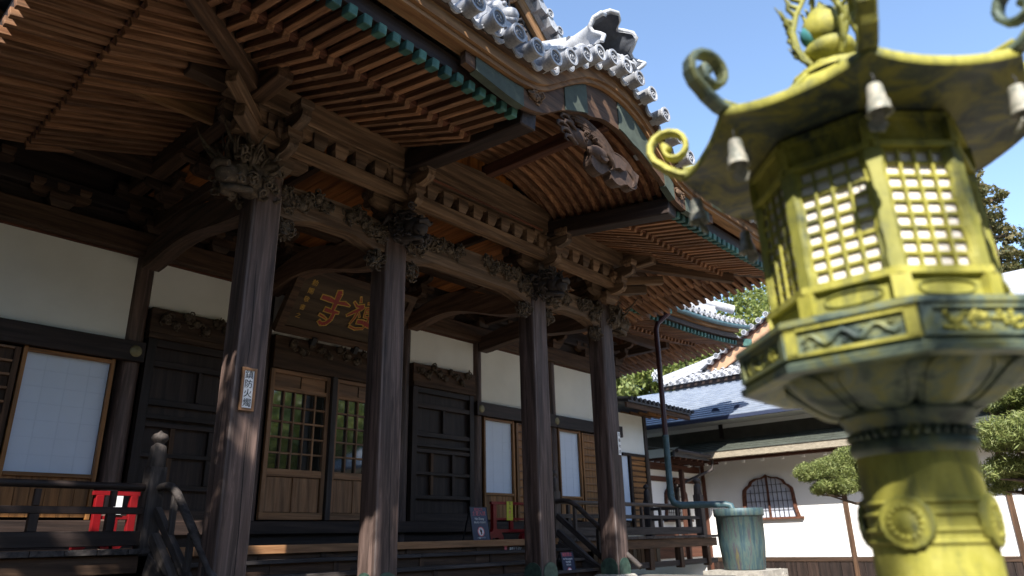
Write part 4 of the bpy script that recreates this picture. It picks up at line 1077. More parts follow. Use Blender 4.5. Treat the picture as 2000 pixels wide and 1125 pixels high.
# mortared arch band behind the tile ends
q = rng(CXP - 2.05, CXP + 1.75, 40)
def bandz(x): d = x - CXP; return K(d * 0.92) + 0.36
for dz, yy, hh, mt in ((0, 4.72, 0.24, 'tile'), (0.24, 4.68, 0.05, 'tile')):
    b = MB(); b.strip([(x, bandz(x) + dz - .2 * (dz == 0)) for x in q], [(x, bandz(x) + dz + hh) for x in q], yy, yy + 0.35); o = b.build('arched_ridge_band', M[mt], Pp)
b = MB(); b.tube([(x, 4.86, bandz(x) + 0.33) for x in q], 0.085, 10); b.build('band_cover_tile', M['tile'], Pp)
# karahafu ridge running back, its demon tile and cylinder
rd = MB()
for w, dz in ((.40, 0), (.36, .13), (.32, .26), (.28, .39), (.24, .52)): rd.beam((CXP, 4.78, 7.70 + dz), (CXP, 6.4, 8.22 + dz), w, .115)
rd.build('centre_ridge', M['tile'], Pp)
tb = MB(); tb.tube([(CXP + .02, 4.9, 8.42), (CXP, 5.1, 8.50), (CXP, 6.4, 9.02)], [0.25, 0.21, 0.20], 20)
tb.lathe([(0.19, 0), (0.225, 0.02), (0.225, 0.05)], 16) if 0 else None
tb.build('ridge_cylinder_tile', M['tile'], Pp)
def oni(x, y, z, s, seed, name='demon_tile_ornament', mat='tile'):
    rnd = random.Random(seed); b = MB(); dk = MB()
    out = []
    n = 26
    for k in range(n + 1):
        t = -1 + 2 * k / n; a = abs(t)
        out.append((t * 0.62, 0.62 * (1 - a ** 2.2) ** .5 + 0.06 * math.sin(a * 18) + (0.0 if a < .8 else -.1 * (a - .8) * 5)))
    poly = [(-0.72, -0.5), (-0.66, -0.25)] + [(p, q) for p, q in out] + [(0.66, -0.25), (0.72, -0.5), (.45, -.62), (.2, -.35), (-.2, -.35), (-.45, -.62)]
    b.prism([(p * s, q * s) for p, q in poly][::-1], 0.16 * s, o=(x, y, z))
    rim = [Vector((x + p * s, y - 0.03, z + q * s)) for p, q in poly[:-4]]; b.tube(rim, 0.06 * s, 6)
    for j in range(54):
        a = rnd.uniform(0, PI * 2); r = rnd.uniform(0.05, .5) * s
        b.curl(Vector((x + r * math.cos(a), y - 0.04 - rnd.uniform(0, .1) * s, z + r * math.sin(a) * .8 + .02)), rndrot(rnd), .10 * s, rnd.choice((-1, 1)) * 1.3, .03 * s, 5, 9)
    for q in (-1, 1):
        for j in range(7): b.curl(Vector((x + q * s * (.55 + .1 * j), y + .02, z - s * (.25 + .09 * j))), Matrix.Rotation(j, 3, 'Y'), .15 * s, q * 1.4, .045 * s, 6, 10)
    b.ball((x, y - .08 * s, z + .05 * s), (.2 * s, .16 * s, .2 * s), 10, 7, .25, rnd)
    return b.build(name, M[mat], Pp)
def hood():
    b = MB(); n = 26; NS = 7; vs = []
    for side, dr in ((0, 0.0), (1, -.045)):
        for j in range(NS + 1):
            t = j / NS
            for k in range(n + 1):
                a = math.radians(-28 + 236 * k / n); ruf = (1 + .10 * t ** 3 * math.sin(a * 7.0 + .6)) ; r = (.22 + .27 * t ** 1.2) * ruf + dr
                y = 5.15 - .80 * t - .10 * t ** 3 * math.cos(a * 7 + .6)
                vs.append((CXP + .04 + r * 1.14 * math.cos(a), y, 8.48 - .30 * t + r * 1.0 * math.sin(a)))
    m = n + 1
    for side in (0, 1):
        o_ = side * (NS + 1) * m
        for j in range(NS):
            for k in range(n):
                f = (o_ + j * m + k, o_ + j * m + k + 1, o_ + (j + 1) * m + k + 1, o_ + (j + 1) * m + k); b.f.append(f if side else f[::-1]); b.sm.append(True)
    q = (NS + 1) * m
    for k in range(n): b.f.append((NS * m + k, NS * m + k + 1, q + NS * m + k + 1, q + NS * m + k)); b.sm.append(False)
    b.v = vs; b.tube([vs[NS * m + k] for k in range(n + 1)], .035, 6)
    o = b.build('ridge_hood_tile', M['tile'], Pp); o.data.materials.append(M['tiledark'])
    for fi in range(NS * n, 2 * NS * n): o.data.polygons[fi].material_index = 1
    return o
hood()
b = MB(); b.box((CXP + .04, 5.05, 8.36), (.5, .06, .5)); b.build('hood_back', M['tiledark'], Pp)
carving('figure_carving', [((CXP + .02, 4.55, 7.98), (.26, .20, .17)), ((CXP + .30, 4.45, 8.05), (.14, .16, .12))], 26, M['tile'], Pp, 87, .085, .026)
for q_ in (-1, 1):
    b = MB(); sx = CXP + .05
    for j in range(9):
        t = j / 8; b.ball((sx + q_ * (.30 + .62 * t), 4.62, 7.93 - .42 * t ** 1.4), (.16 - .06 * t, .13, .17 - .05 * t), 10, 7, .1)
    for j in range(12):
        t = j / 11; b.curl(Vector((sx + q_ * (.26 + .70 * t), 4.50, 7.98 - .42 * t ** 1.4)), Matrix.Rotation(j * 1.1, 3, 'Y'), .11 - .03 * t, q_ * 1.4, .034, 6, 10)
        b.curl(Vector((sx + q_ * (.30 + .66 * t), 4.47, 7.86 - .42 * t ** 1.4)), Matrix.Rotation(j * 1.7, 3, 'Y'), .07, -q_ * 1.3, .022, 6, 10)
    pts = [(sx + q_ * (.2 + .80 * t), 4.58, 8.16 - .52 * t ** 1.3 + .03 * math.sin(t * 14)) for t in rng(0, 1, 16)]; b.tube(pts, .05, 6)
    b.build('ridge_cloud_skirt', M['tile'], Pp)
# descending ridge left of the arch: big round end tile, small tile, lion
b = MB(); b.tube([(4.78, 4.55, 6.98), (4.70, 5.4, 7.3), (4.65, 7.5, 8.3)], [0.13, .12, .12], 12)
for w, dz in ((.30, -.22), (.24, -.12)): b.beam((4.78, 4.6, 6.98 + dz), (4.66, 7.5, 8.3 + dz), w, .1)
b.build('descending_ridge', M['tile'], Pp)
inst('tile_end', capmesh(0.14, 0.3, M['tile'], 'cap_l', 20), T(4.78, 4.32, 6.93), Pp)
oo = carving('ridge_cloud_skirt', [((5.25, 4.75, 7.02), (.22, .12, .2)), ((5.45, 4.75, 7.15), (.12, .1, .2))], 40, M['tiledark'], Pp, 89, .06, .018)

# ---- upper gable (chidori-hafu) behind
gy = 6.25
ap = (CXP + .02, 10.45); sl = 0.83
for s_ in (-1, 1):
    foot = (CXP + s_ * 2.6, ap[1] - sl * 2.6)
    g = beam('upper_bargeboard', (ap[0], gy, ap[1] - .12), (foot[0], gy, foot[1] - .12), 0.08, 0.30, M['fascia'], Pp, up=(0, 1, 0) if 0 else (0, 0, 1))
    beam('upper_inner_board', (ap[0], gy + .12, ap[1] - .42), (foot[0], gy + .12, foot[1] - .42), 0.06, 0.26, M['verd'] if 0 else M['platecopper'], Pp)
    rf = MB(); y1 = 12.5
    rf.add([(ap[0], gy - .15, ap[1] + .08), (foot[0] + s_ * .3, gy - .15, foot[1] + .08 - .25), (foot[0] + s_ * .3, y1, foot[1] + .08 - .25), (ap[0], y1, ap[1] + .08)], [(0, 1, 2, 3) if s_ < 0 else (3, 2, 1, 0)])
    rf.add([(ap[0], gy - .13, ap[1] + .0), (foot[0] + s_ * .3, gy - .13, foot[1] - .25), (foot[0] + s_ * .3, y1, foot[1] - .25), (ap[0], y1, ap[1])], [(3, 2, 1, 0) if s_ < 0 else (0, 1, 2, 3)])
    rf.build('upper_gable_roof', M['tile'], Pp)
    vm = MB(); vm.tube([(-.38, 0, 0), (-.02, 0, 0), (0.04, 0, 0)], [.07, .08, .085], 10)
    vmesh = CACHE.setdefault('verge', vm.mesh('verge_tile', M['tile']))
    for k in range(11):
        t = 0.1 + 0.26 * k; X = ap[0] + s_ * t; Z = ap[1] - sl * t + .20
        inst('verge_tile', CACHE.setdefault('verge_y', capmesh(0.088, 0.3, M['tile'], 'cap_v', 14)), T(X, gy - .28, Z), Pp)
        b = MB(); 
        if 'vpan' not in CACHE:
            b.strip([(-.14, -.12), (0, -.17), (.14, -.12)], [(-.14, .02), (0, .0), (.14, .02)], 0, .3); CACHE['vpan'] = b.mesh('verge_pan', M['tile'])
        inst('verge_pan', CACHE['vpan'], T(X + s_ * .13, gy - .26, Z - .11) @ RY(s_ * .69), Pp)
tri = MB(); tri.prism([(CXP - 2.1, 8.3), (CXP + 2.1, 8.3), (CXP, 10.1)], .08, o=(0, gy + .35, 0)); tri.build('gable_plaster', plain('grey_gable_plaster', (0.30, 0.30, 0.27), 0.9, 0.1, 3), Pp)
for z in (8.6, 9.15): bbx('gable_tie', CXP - (10.3 - z) / sl + .1, CXP + (10.3 - z) / sl - .1, gy + .18, gy + .34, z, z + .2, M['wooddark'], Pp)
bbx('gable_strut', CXP - .1, CXP + .1, gy + .17, gy + .33, 8.2, 10.0, M['grey'], Pp, 'z')
for s_ in (-1, 1): beam('gable_strut', (CXP + s_ * .15, gy + .1, 9.9), (CXP + s_ * 1.05, gy + .1, 9.05), .1, .14, M['grey'], Pp)
carving('upper_gable_carving', [((CXP - .15, gy - .02, 9.45), (.26, .14, .34)), ((CXP - .05, gy - .02, 9.05), (.34, .14, .22))], 60, M['carvedark'], Pp, 91, .1, .03, spikes=8)
oo = carving('upper_gable_carving', [((CXP - 0.0, gy - .3, 8.75), (.30, .14, .26))], 50, M['tiledark'], Pp, 92, .09, .028)
# small crest of a rear ridge seen over the right eave
carving('ridge_finial', [((13.2, 7.9, 8.95), (.18, .12, .3))], 30, M['tile'], Pp, 93, .09, .03)

# ---- roof lion (separate ornament standing on the ridge end)
lion = thing('roof_lion', (4.9, 4.9, 7.1), 'white-grey clay guardian lion crouching on the roof left of the curved gable', 'statue')
def lionmesh():
    rnd = random.Random(77); b = MB()
    x, y, z = 4.93, 4.86, 7.22
    # body chain as one skinned tube, rump high
    b.tube([(x - .08, y + .25, z + .95), (x - .05, y + .2, z + .75), (x, y + .1, z + .48), (x + .08, y - .02, z + .32), (x + .16, y - .12, z + .28)], [.10, .24, .27, .24, .17], 14)
    b.ball((x + .22, y - .22, z + .25), (.19, .18, .18), 14, 10, .1, rnd)
    b.ball((x + .27, y - .38, z + .18), (.12, .12, .10), 12, 8, .08, rnd)
    b.tube([(x + .17, y - .36, z + .10), (x + .28, y - .46, z + .08), (x + .38, y - .34, z + .10)], .035, 6)
    for q in (-1, 1):
        b.ball((x + .25 + q * .08, y - .39, z + .30), (.035,) * 3, 8, 6)
        b.tube([(x + .22 + q * .15, y - .2, z + .38), (x + .22 + q * .22, y - .18, z + .34)], [.05, .02], 6)
        b.tube([(x + .05 + q * .17, y + .0, z + .25), (x + .06 + q * .2, y - .12, z + .05), (x + .08 + q * .2, y - .2, z - .04), (x + .08 + q * .2, y - .3, z - .05)], [.11, .07, .06, .07], 10)
        b.tube([(x - .05 + q * .2, y + .25, z + .5), (x - .05 + q * .26, y + .3, z + .2), (x - .05 + q * .24, y + .15, z - .02)], [.15, .1, .07], 10)
    for j in range(60):
        a = rnd.uniform(0, 2 * PI); b.curl(Vector((x + .12 + .24 * math.cos(a), y - .06 + rnd.uniform(-.1, .14), z + .32 + .22 * math.sin(a))), rndrot(rnd), .055, 1.3, .018, 5, 8)
    for j in range(10): b.tube([(x - .27 + .02 * j % .1, y + .05, z + .98 - j * .07), (x - .05, y - .1, z + .90 - j * .065), (x + .19, y + .02, z + .93 - j * .07)], .014, 5)
    for j in range(8): b.curl(Vector((x - .1 + .05 * j, y + .28, z + 1.08 + .03 * (j % 3))), rndrot(rnd), .1, 1.2, .03, 5, 9)
    b.bb(x - .25, x + .45, y - .5, y + .4, z - .16, z - .06)
    return b
lionmesh().build('lion_body', M['tile'], lion)

# ================================================================== things on and around the porch
pq = thing('name_plaque', (7.05, 9.9, 5.0), 'large tilted wooden plaque with red and gold characters hanging under the porch beam', 'plaque')
A = Matrix.Rotation(math.radians(36), 4, 'X')
PQ = T(6.98, 9.90, 5.32) @ A @ Matrix.Scale(1.13, 4)
def pl(name, x0, x1, z0, z1, y0, y1, mat, par): 
    b = MB(); b.bb(x0, x1, y0, y1, z0, z1); return b.build(name, mat, par, PQ)
board = pl('board', -.96, .96, -.42, .42, 0, .05, M['beam'] if 0 else wood('plaque_board', (0.022, 0.014, 0.009), (0.05, 0.034, 0.021), (0.09, 0.064, 0.042), 'x', ls=.6), pq)
for a in ((-1.08, 1.08, .42, .54), (-1.08, 1.08, -.54, -.42)): pl('plaque_frame', a[0], a[1], a[2], a[3], -.05, .08, M['wood'], pq)
for a in ((-1.08, -.96, -.42, .42), (.96, 1.08, -.42, .42)): pl('plaque_frame', a[0], a[1], a[2], a[3], -.045, .078, M['wood'], pq)
def brush(strokes, par, off, sc, w, name):
    for mat, gr, yy in ((M['gold'], 0.016, -0.008), (M['plaquered'], 0.0, -0.014)):
        b = MB()
        for s in strokes:
            n = len(s)
            for i in range(n - 1):
                (x0, z0, a0), (x1, z1, a1) = s[i], s[i + 1]; d = Vector((x1 - x0, 0, z1 - z0)).normalized(); p = Vector((-d.z, 0, d.x))
                g = gr / sc; q = [Vector((x0, 0, z0)) - d * g + p * (a0 + g), Vector((x0, 0, z0)) - d * g - p * (a0 + g), Vector((x1, 0, z1)) + d * g - p * (a1 + g), Vector((x1, 0, z1)) + d * g + p * (a1 + g)]
                b.add([(off[0] + v.x * sc, yy, off[1] + v.z * sc) for v in q], [(0, 1, 2, 3)])
        b.v = [(v[0], v[1] - 0.0007 * (i // 4), v[2]) for i, v in enumerate(b.v)]
        b.build(name, mat, par, PQ)
# 寺
brush([[(-.02, .50, .05), (.0, .42, .075), (.0, -.05, .03)], [(-.42, .24, .05), (-.2, .23, .06), (.02, .19, .03), (.24, .22, .045), (.40, .19, .008)], [(-.22, -.04, .05), (.0, -.06, .045), (.18, -.05, .02)],
       [(.06, -.05, .035), (.05, -.25, .04), (-.04, -.38, .045), (-.16, -.42, .04), (-.25, -.36, .03)], [(-.30, -.20, .02), (-.18, -.23, .02), (-.08, -.27, .008)]], pq, (-.30, -.02), .62, 1, 'brush_character')
# 禪 (left radical and right part)
brush([[(-.30, .50, .008), (-.24, .36, .02)], [(-.44, .32, .015), (-.30, .22, .03), (-.10, .27, .05), (-.16, .18, .05), (-.5, -.10, .02)], [(-.22, .1, .02), (-.24, -.12, .02), (-.30, -.30, .012)], [(-.18, .06, .012), (-.10, -.06, .012)],
       [(.0, .38, .02), (.14, .42, .02), (.12, .26, .015), (.0, .24, .012)], [(.24, .38, .02), (.4, .42, .02), (.38, .26, .015)], [(.0, .2, .015), (.4, .22, .02), (.38, .0, .015), (.04, -.02, .012), (.0, .2, .012)], [(.02, .1, .01), (.38, .12, .01)],
       [(-.12, -.20, .055), (.08, -.18, .06), (.3, -.24, .06), (.55, -.25, .05)], [(.2, .2, .018), (.2, -.2, .018), (.14, -.36, .012), (-.10, -.42, .02), (-.30, -.38, .02)]], pq, (.25, .0), .56, 1, 'brush_character')
for k, chs in enumerate('勅賜敬書之'):
    text('small_character', chs, .105 - .004 * k, M['gold'], pq, PQ @ T(-.76 - .012 * k, -.012, .30 - .135 * k) @ TY)
text('brush_character', '修', .52, M['plaquered'], pq, PQ @ T(.70, -.012, 0) @ TY)
for x in (-.42, .35):
    b = MB(); b.bb(x - .035, x + .035, -.09, .02, -.62, -.50); b.tube([(x, 0, -.58), (x, .22, -.50)], .02, 6); b.build('support_hook', M['black'], pq, PQ)

def signboard(name, x, y, z0, z1, w, label, body, fr, txt, tsz):
    s = thing(name, (x, y, z0), label, 'sign')
    b = MB(); b.bb(x - w / 2, x + w / 2, y, y + .012, z0, z1); b.build('sign_face', M['white'], s)
    if fr:
        for a in ((x - w / 2 - .028, x - w / 2, z0 - .03, z1 + .03), (x + w / 2, x + w / 2 + .028, z0 - .03, z1 + .03)): bbx('frame', a[0], a[1], y - .012, y + .012, a[2], a[3], M['door'], s, 'z')
        for a in ((z0 - .03, z0), (z1, z1 + .03)): bbx('frame', x - w / 2, x + w / 2, y - .010, y + .012, a[0], a[1], M['door'], s)
    n = len(txt); h = (z1 - z0)
    for k, c in enumerate(txt): text('character', c, tsz, M['black'], s, T(x, y - .002, z1 - h * (k + .5) / n) @ TY)
    return s
signboard('pillar_sign', 3.80, 7.178, 2.905, 3.315, 0.115, 'small framed white sign with four black characters on the first pillar', '', 1, '鎮防火燭', .098)
signboard('pillar_sign', 11.09, 7.184, 2.90, 3.31, 0.075, 'narrow unframed white paper strip with black characters on the fourth pillar', '', 0, '立春大吉', .07)

def ring_sign(par, x, y, z, r, kind, Mw):
    b = MB(); n = 24
    b.add([(0, 0, 0)] + [(r * math.cos(2 * PI * k / n), 0, r * math.sin(2 * PI * k / n)) for k in range(n)], [(0, 1 + (k + 1) % n, 1 + k) for k in range(n)]); b.build('round_symbol', M['white'], par, Mw @ T(x, y - .001, z))
    b = MB(); b.strip([(r * math.cos(t), r * math.sin(t)) for t in rng(0, 2 * PI, 24)], [(r * .82 * math.cos(t), r * .82 * math.sin(t)) for t in rng(0, 2 * PI, 24)], -.002, -.001)
    b.beam((-r * .6, -.0015, r * .6), (r * .6, -.0015, -r * .6), .001, r * .14)
    b.build('prohibition_ring', M['pinkred'], par, Mw @ T(x, y - .001, z))
    b = MB()
    if kind == 'person':
        b.ball((0, 0, r * .5), (r * .14, .002, r * .14), 10, 6); b.bb(-r * .16, r * .16, -.002, 0, -r * .1, r * .35); b.bb(-r * .14, -r * .02, -.002, 0, -r * .62, -r * .1); b.bb(r * .02, r * .14, -.002, 0, -r * .62, -r * .1)
        b.bb(-r * .28, -r * .19, -.002, 0, -r * .1, r * .32); b.bb(r * .19, r * .28, -.002, 0, -r * .1, r * .32)
    else:
        b.bb(-r * .5, r * .5, -.002, 0, -r * .28, r * .25); b.bb(-r * .15, r * .15, -.002, 0, r * .25, r * .38)
    b.build('pictogram', M['black'], par, Mw @ T(x, y - .003, z))
def stand(x, y, z, w, h, label, top, kind):
    s = thing('standing_sign', (x, y, z), label, 'sign'); Mw = T(x, y, z) @ RX(math.radians(-10))
    b = MB(); b.bb(-w / 2, w / 2, 0, .012, 0, h); b.build('sign_face', M['navy'], s, Mw)
    for a in ((-w / 2 - .012, -w / 2), (w / 2, w / 2 + .012)):
        b = MB(); b.bb(a[0], a[1], -.006, .018, -.02, h + .01); b.build('frame', M['black'], s, Mw)
    b = MB(); b.bb(-w / 2, w / 2, -.005, .017, h, h + .01); b.build('frame', M['black'], s, Mw)
    b = MB(); b.beam((x - w / 2, y + .26, z - .0), (x - w / 2, y + .10, z + h * .9), .02, .02); b.beam((x + w / 2, y + .26, z), (x + w / 2, y + .10, z + h * .9), .02, .02); b.build('rear_leg', M['black'], s)
    for body, sz, zz, mat, bold in top: text('lettering', body, sz, M[mat], s, Mw @ T(0, -.003, h * zz) @ TY, ext=0.001)
    ring_sign(s, 0, -.003, h * .25, w * .2, kind, Mw)
stand(9.50, 9.15, 1.505, .42, .56, 'navy folding sign with round no-person symbol on the veranda left of the red barrier',
      [('堂内には', .055, .93, 'pinkred', 0), ('土足入禁', .085, .80, 'pinkred', 0), ('No Entry', .062, .64, 'white', 0), ('禁止进入 출입금지', .036, .53, 'white', 0), ('ご遠慮ください', .03, .06, 'white', 0)], 'person')
stand(10.28, 7.82, 0.86, .34, .42, 'smaller navy folding sign with round no-camera symbol at the foot of the stairs',
      [('撮影禁止', .07, .90, 'pinkred', 0), ('No Photography', .038, .74, 'white', 0), ('禁止拍照', .035, .62, 'white', 0), ('촬영금지', .035, .51, 'white', 0), ('お願いします', .024, .05, 'white', 0)], 'cam')

def barrier(x0, x1, y, z, label):
    s = thing('red_barrier', ((x0 + x1) / 2, y, z), label, 'barrier'); R_ = M['red']
    bbx('top_bar', x0 - .08, x1 + .08, y - .03, y + .03, z + .62, z + .67, R_, s)
    bbx('middle_bar', x0 + .046, x1 - .046, y - .025, y + .025, z + .34, z + .38, R_, s); bbx('low_bar', x0 + .046, x1 - .046, y - .025, y + .025, z + .12, z + .18, R_, s)
    for x in (x0, x1): bbx('post', x - .045, x + .045, y - .04, y + .04, z + .12, z + .618, R_, s, 'z')
    xm = (x0 + x1) / 2; bbx('strut', xm - .045, xm + .045, y - .024, y + .024, z + .182, z + .338, R_, s, 'z')
    for x in (x0, x1):
        b = MB(); pl_ = [(-.22, 0), (-.22, .05), (-.17, .11), (-.08, .14), (-.05, .19), (.05, .19), (.08, .14), (.17, .11), (.22, .05), (.22, 0), (.1, 0), (.07, .03), (-.07, .03), (-.1, 0)]
        b.prism(pl_[::-1], .09, o=(0, -.045, 0)); b.build('foot', R_, s, T(x, y, z) @ RZ(0.35 if 0 else PI / 2 * 0.0))
    return s
barrier(10.02, 10.98, 9.35, 1.505, 'bright red wooden barrier with yellow notice between the dark door and third pillar')
nt = thing('yellow_notice', (10.42, 9.30, 1.86), 'yellow notice with vertical characters hung on the red barrier', 'sign')
b = MB(); b.bb(10.335, 10.505, 9.300, 9.306, 1.84, 2.18); b.build('notice_sheet', M['yellow'], nt)
for k, c in enumerate('立入禁止'): text('character', c, .07, M['black'] if k < 2 else M['pinkred'], nt, T(10.42, 9.298, 2.14 - .079 * k) @ TY)
barrier(3.36, 3.76, 9.7, 1.505, 'red wooden barrier in shade behind the left veranda railing')
wp = thing('white_paper_notice', (3.42, 9.62, 1.7), 'plain white paper strip hung on the shaded red barrier', 'notice'); b = MB(); b.bb(3.52, 3.62, 9.655, 9.66, 1.9, 2.12); b.build('notice_sheet', M['white'], wp)

sk = thing('step_notice', (9.62, 8.70, 1.3), 'red arrow with small white lettering stuck on the top stair riser', 'sticker')
b = MB(); b.prism([(-.03, 0), (.03, 0), (.03, .055), (.055, .055), (0, .11), (-.055, .055), (-.03, .055)][::-1], .002, o=(9.62, 8.70, 1.335)); b.build('arrow', M['pinkred'], sk)
text('lettering', '土足禁止お履物をお脱ぎ', .052, M['pinkred'], sk, T(9.72, 8.700, 1.415) @ TY, align='LEFT')
text('lettering', '御参り下さい', .052, M['white'], sk, T(9.72, 8.700, 1.35) @ TY, align='LEFT')

# ================================================================== FAR BUILDING (katomado wall)
fb = thing('guest_hall', (21.0, 7.0, 0.0), 'white-walled side building with bell-shaped window under blue-grey shingle and grey tile roofs', 'building')
XB = 21.0
def wallface(name, y0, y1, z0, z1, mat, holes=()):
    b = MB(); b.bb(XB, XB + 0.12, y0, y1, z0, z1); return b.build(name, mat, fb)
YA, YB = -9.0, 10.75
KX, KZ0, KZ1, KW = 8.62, 1.90, 3.10, 0.76    # window centre y, sill, top, half width
def kato(w, h, base=0.0):     # bell outline, (y,z) from bottom left around
    pts = [(-w * 1.12, 0), (-w * 1.03, h * .25), (-w, h * .55), (-w * .97, h * .68), (-w * .84, h * .76), (-w * .74, h * .79), (-w * .66, h * .88), (-w * .45, h * .945), (-w * .22, h * .955), (-w * .1, h * .985), (0, h * 1.03)]
    return pts + [(-a, c) for a, c in pts[-2::-1]]
prof = kato(KW, KZ1 - KZ0)
b = MB()   # wall with a bell-shaped opening
def wq(y0, y1, z0, z1): b.add([(XB, y0, z0), (XB, y1, z0), (XB, y1, z1), (XB, y0, z1)], [(0, 3, 2, 1)])
wq(YA, KX - KW * 1.12, .8, 4.3); wq(KX + KW * 1.12, YB, .8, 4.3); wq(KX - KW * 1.12, KX + KW * 1.12, .8, KZ0)
for (y0, z0), (y1, z1) in zip(prof[:-1], prof[1:]):
    if abs(y1 - y0) > 1e-6: b.add([(XB, KX + y0, KZ0 + z0), (XB, KX + y1, KZ0 + z1), (XB, KX + y1, 4.3), (XB, KX + y0, 4.3)], [(0, 3, 2, 1)])
for (y0, z0), (y1, z1) in zip(prof[:-1], prof[1:]): b.add([(XB, KX + y0, KZ0 + z0), (XB, KX + y1, KZ0 + z1), (XB + .1, KX + y1, KZ0 + z1), (XB + .1, KX + y0, KZ0 + z0)], [(0, 1, 2, 3)])
b.build('white_wall', M['plaster2'], fb)
b = MB(); b.bb(XB + .12, XB + 6, YA, YB + 4, 0, 4.3); b.build('wall_core', M['plaster2'], fb)
def ktwin(par, X, cy, cz, w, h, face='x'):
    o = kato(w, h); i_ = [(a * .90, .045 + c * .93) for a, c in o]
    def pt(a, d, c): return (X + d, cy + a, cz + c) if face == 'x' else (cy - a, X + d, cz + c)
    fr = MB(); n = len(o); vs = []
    for (a, c), (e, g) in zip(o, i_): vs += [pt(a * 1.02, -.05, c), pt(e, -.05, g), pt(e, .05, g), pt(a * 1.02, .05, c)]
    fs = []
    for k in range(n - 1):
        p, q = 4 * k, 4 * k + 4; fs += [(p, p + 1, q + 1, q), (p + 1, p + 2, q + 2, q + 1), (p + 3, p, q, q + 3)]
    fr.add(vs, fs); f = fr.build('window', M['redbrown'], par)
    gl = MB(); gl.add([pt(a * .98, .04, c * .99) for a, c in o], [tuple(range(n))]); gl.build('pane', M['paleglass'], f)
    bs = MB(); bs.box(pt(0, -.04, .0), (.12, w * 2.5, .06) if face == 'x' else (w * 2.5, .12, .06)); bs.build('sill', M['redbrown'], f)
    cm = MB(); cm.box(pt(0, -.01, h * .5), (.05, .05, h) if face == 'x' else (.05, .05, h)); cm.build('mullion', M['redbrown'], f)
    for k in range(1, 10):
        if k == 5: continue
        a = -w * .88 + w * 1.76 * k / 10; hh = h * (.93 if abs(a) < w * .5 else .80 if abs(a) < w * .7 else .68)
        m = MB(); m.box(pt(a, .0, hh * .5), (.014, .014, hh)); m.build('window_bar', M['black'], f)
    for c in (.2, .40, .60, .78):
        ww = w * (1.85 if c < .7 else 1.4); m = MB(); m.box(pt(0, .012, h * c), (.012, ww, .012) if face == 'x' else (ww, .012, .012)); m.build('window_bar', M['black'], f)
ktwin(fb, XB, KX, KZ0, KW, KZ1 - KZ0)
bbx('wainscot_rail', XB - .04, XB + .02, YA, YB, .74, .86, M['wood'], fb, 'y')
y = YA
while y < YB - .2:
    bbx('wainscot_board', XB - .02, XB + .0, y, y + .29, .0, .74, M['wooddark'], fb, 'z', .003); y += .30
for y in (6.50, 3.9, 2.75, 0.2, -2.0, -4.5, -7): bbx('wall_post', XB - .05, XB + .02, y - .06, y + .06, .0, 3.75, M['wood'], fb, 'z')
bbx('corner_post', XB - .06, XB + .02, 10.56, 10.66, 0, 3.75, M['redbrown'], fb, 'z')
# lower pent eave
bbx('eave_beam', 20.0, 20.16, YA, 11.2, 3.52, 3.66, M['redbrown'], fb, 'y')
y = YA + .2
while y < 11:
    beam('pent_rafter', (19.85, y, 3.60), (XB, y, 3.84), .07, .09, M['redbrown'], fb)
    o = bbx('white_rafter_end', 20.22 - .03, 20.22 + .06, y + .27, y + .36, 3.46, 3.55, M['white'], fb); y += .58
sg = plain('weathered_shingle_edge', (0.30, 0.26, 0.20), .9, .25, 9); mossy = plain('shade_dark_mossy_shingles', (0.045, 0.052, 0.042), .95, .4, 5)  # mossy shingles darkened to carry the shade on the pent roof
for k in range(5): bbx('shingle_course', 19.72 + .012 * k, 19.95, YA, 11.2, 3.60 + .038 * k, 3.634 + .038 * k, sg, fb, 'y', .003)
b = MB(); b.add([(19.74, YA, 3.795), (19.74, 11.2, 3.795), (20.95, 11.2, 4.25), (20.95, YA, 4.25)], [(0, 3, 2, 1)]); b.build('pent_roof', mossy, fb)
for k in range(5): 
    b = MB(); x = 19.95 + .2 * k; z = 3.795 + (x - 19.74) * .376; b.bb(x, x + .2, YA, 11.2, z, z + .02); b.build('shingle_course', mossy, fb)
b = MB(); b.bb(20.95, 21.0, YA, 13, 4.2, 4.62); b.build('upper_wall', plain('dark_upper_wall', (0.07, 0.065, 0.055), .8, .2, 3), fb)
b = MB(); b.bb(20.93, 21.0, YA, 13, 4.60, 4.78); b.build('upper_white_strip', M['plaster2'], fb)
for y in (9.8, 6.3, 3, -1): bbx('wall_post', 20.88, 20.95, y - .06, y + .06, 4.3, 4.8, M['wooddark'], fb, 'z')
# blue-grey shingle roof: individual courses
z0b, x0b, x1b, sl_ = 4.80, 19.80, 23.4, 0.49
bbx('eave_fascia', 19.76, 19.84, YA, 15.5, 4.68, 4.79, M['navy'], fb, 'y')
b = MB(); b.bb(19.85, 21, YA, 15.5, 4.72, 4.75); b.build('soffit', M['plaster2'], fb)
nc = 18
rb = random.Random(9)
for k in range(nc):
    x = x0b + (x1b - x0b) * k / nc; z = z0b + (x - x0b) * sl_; L = (x1b - x0b) / nc
    b = MB(); b.add([(x, YA, z + .022), (x, 15.5, z + .022), (x + L + .02, 15.5, z + L * sl_), (x + L + .02, YA, z + L * sl_), (x, YA, z - .005), (x, 15.5, z - .005)], [(0, 3, 2, 1), (0, 1, 5, 4)])
    b.build('shingle_course', M['blueroof'], fb)
sgd = MB(); sgd.add([(-.14, 0, 0), (.14, 0, 0), (.10, .0, .07), (0, 0, .11), (-.10, 0, .07), (0, .22, .03)], [(0, 1, 2, 3, 4), (1, 5, 2), (2, 5, 3), (3, 5, 4), (4, 5, 0)]); sgm = sgd.mesh('snow_guard', M['navy'])
y = 14.6; k = 0
while y > -2: inst('snow_guard', sgm, T(20.25, y, z0b + .45 * sl_ + .02) @ RZ(-PI / 2), fb); y -= (0.95 if k % 2 else .72); k += 1
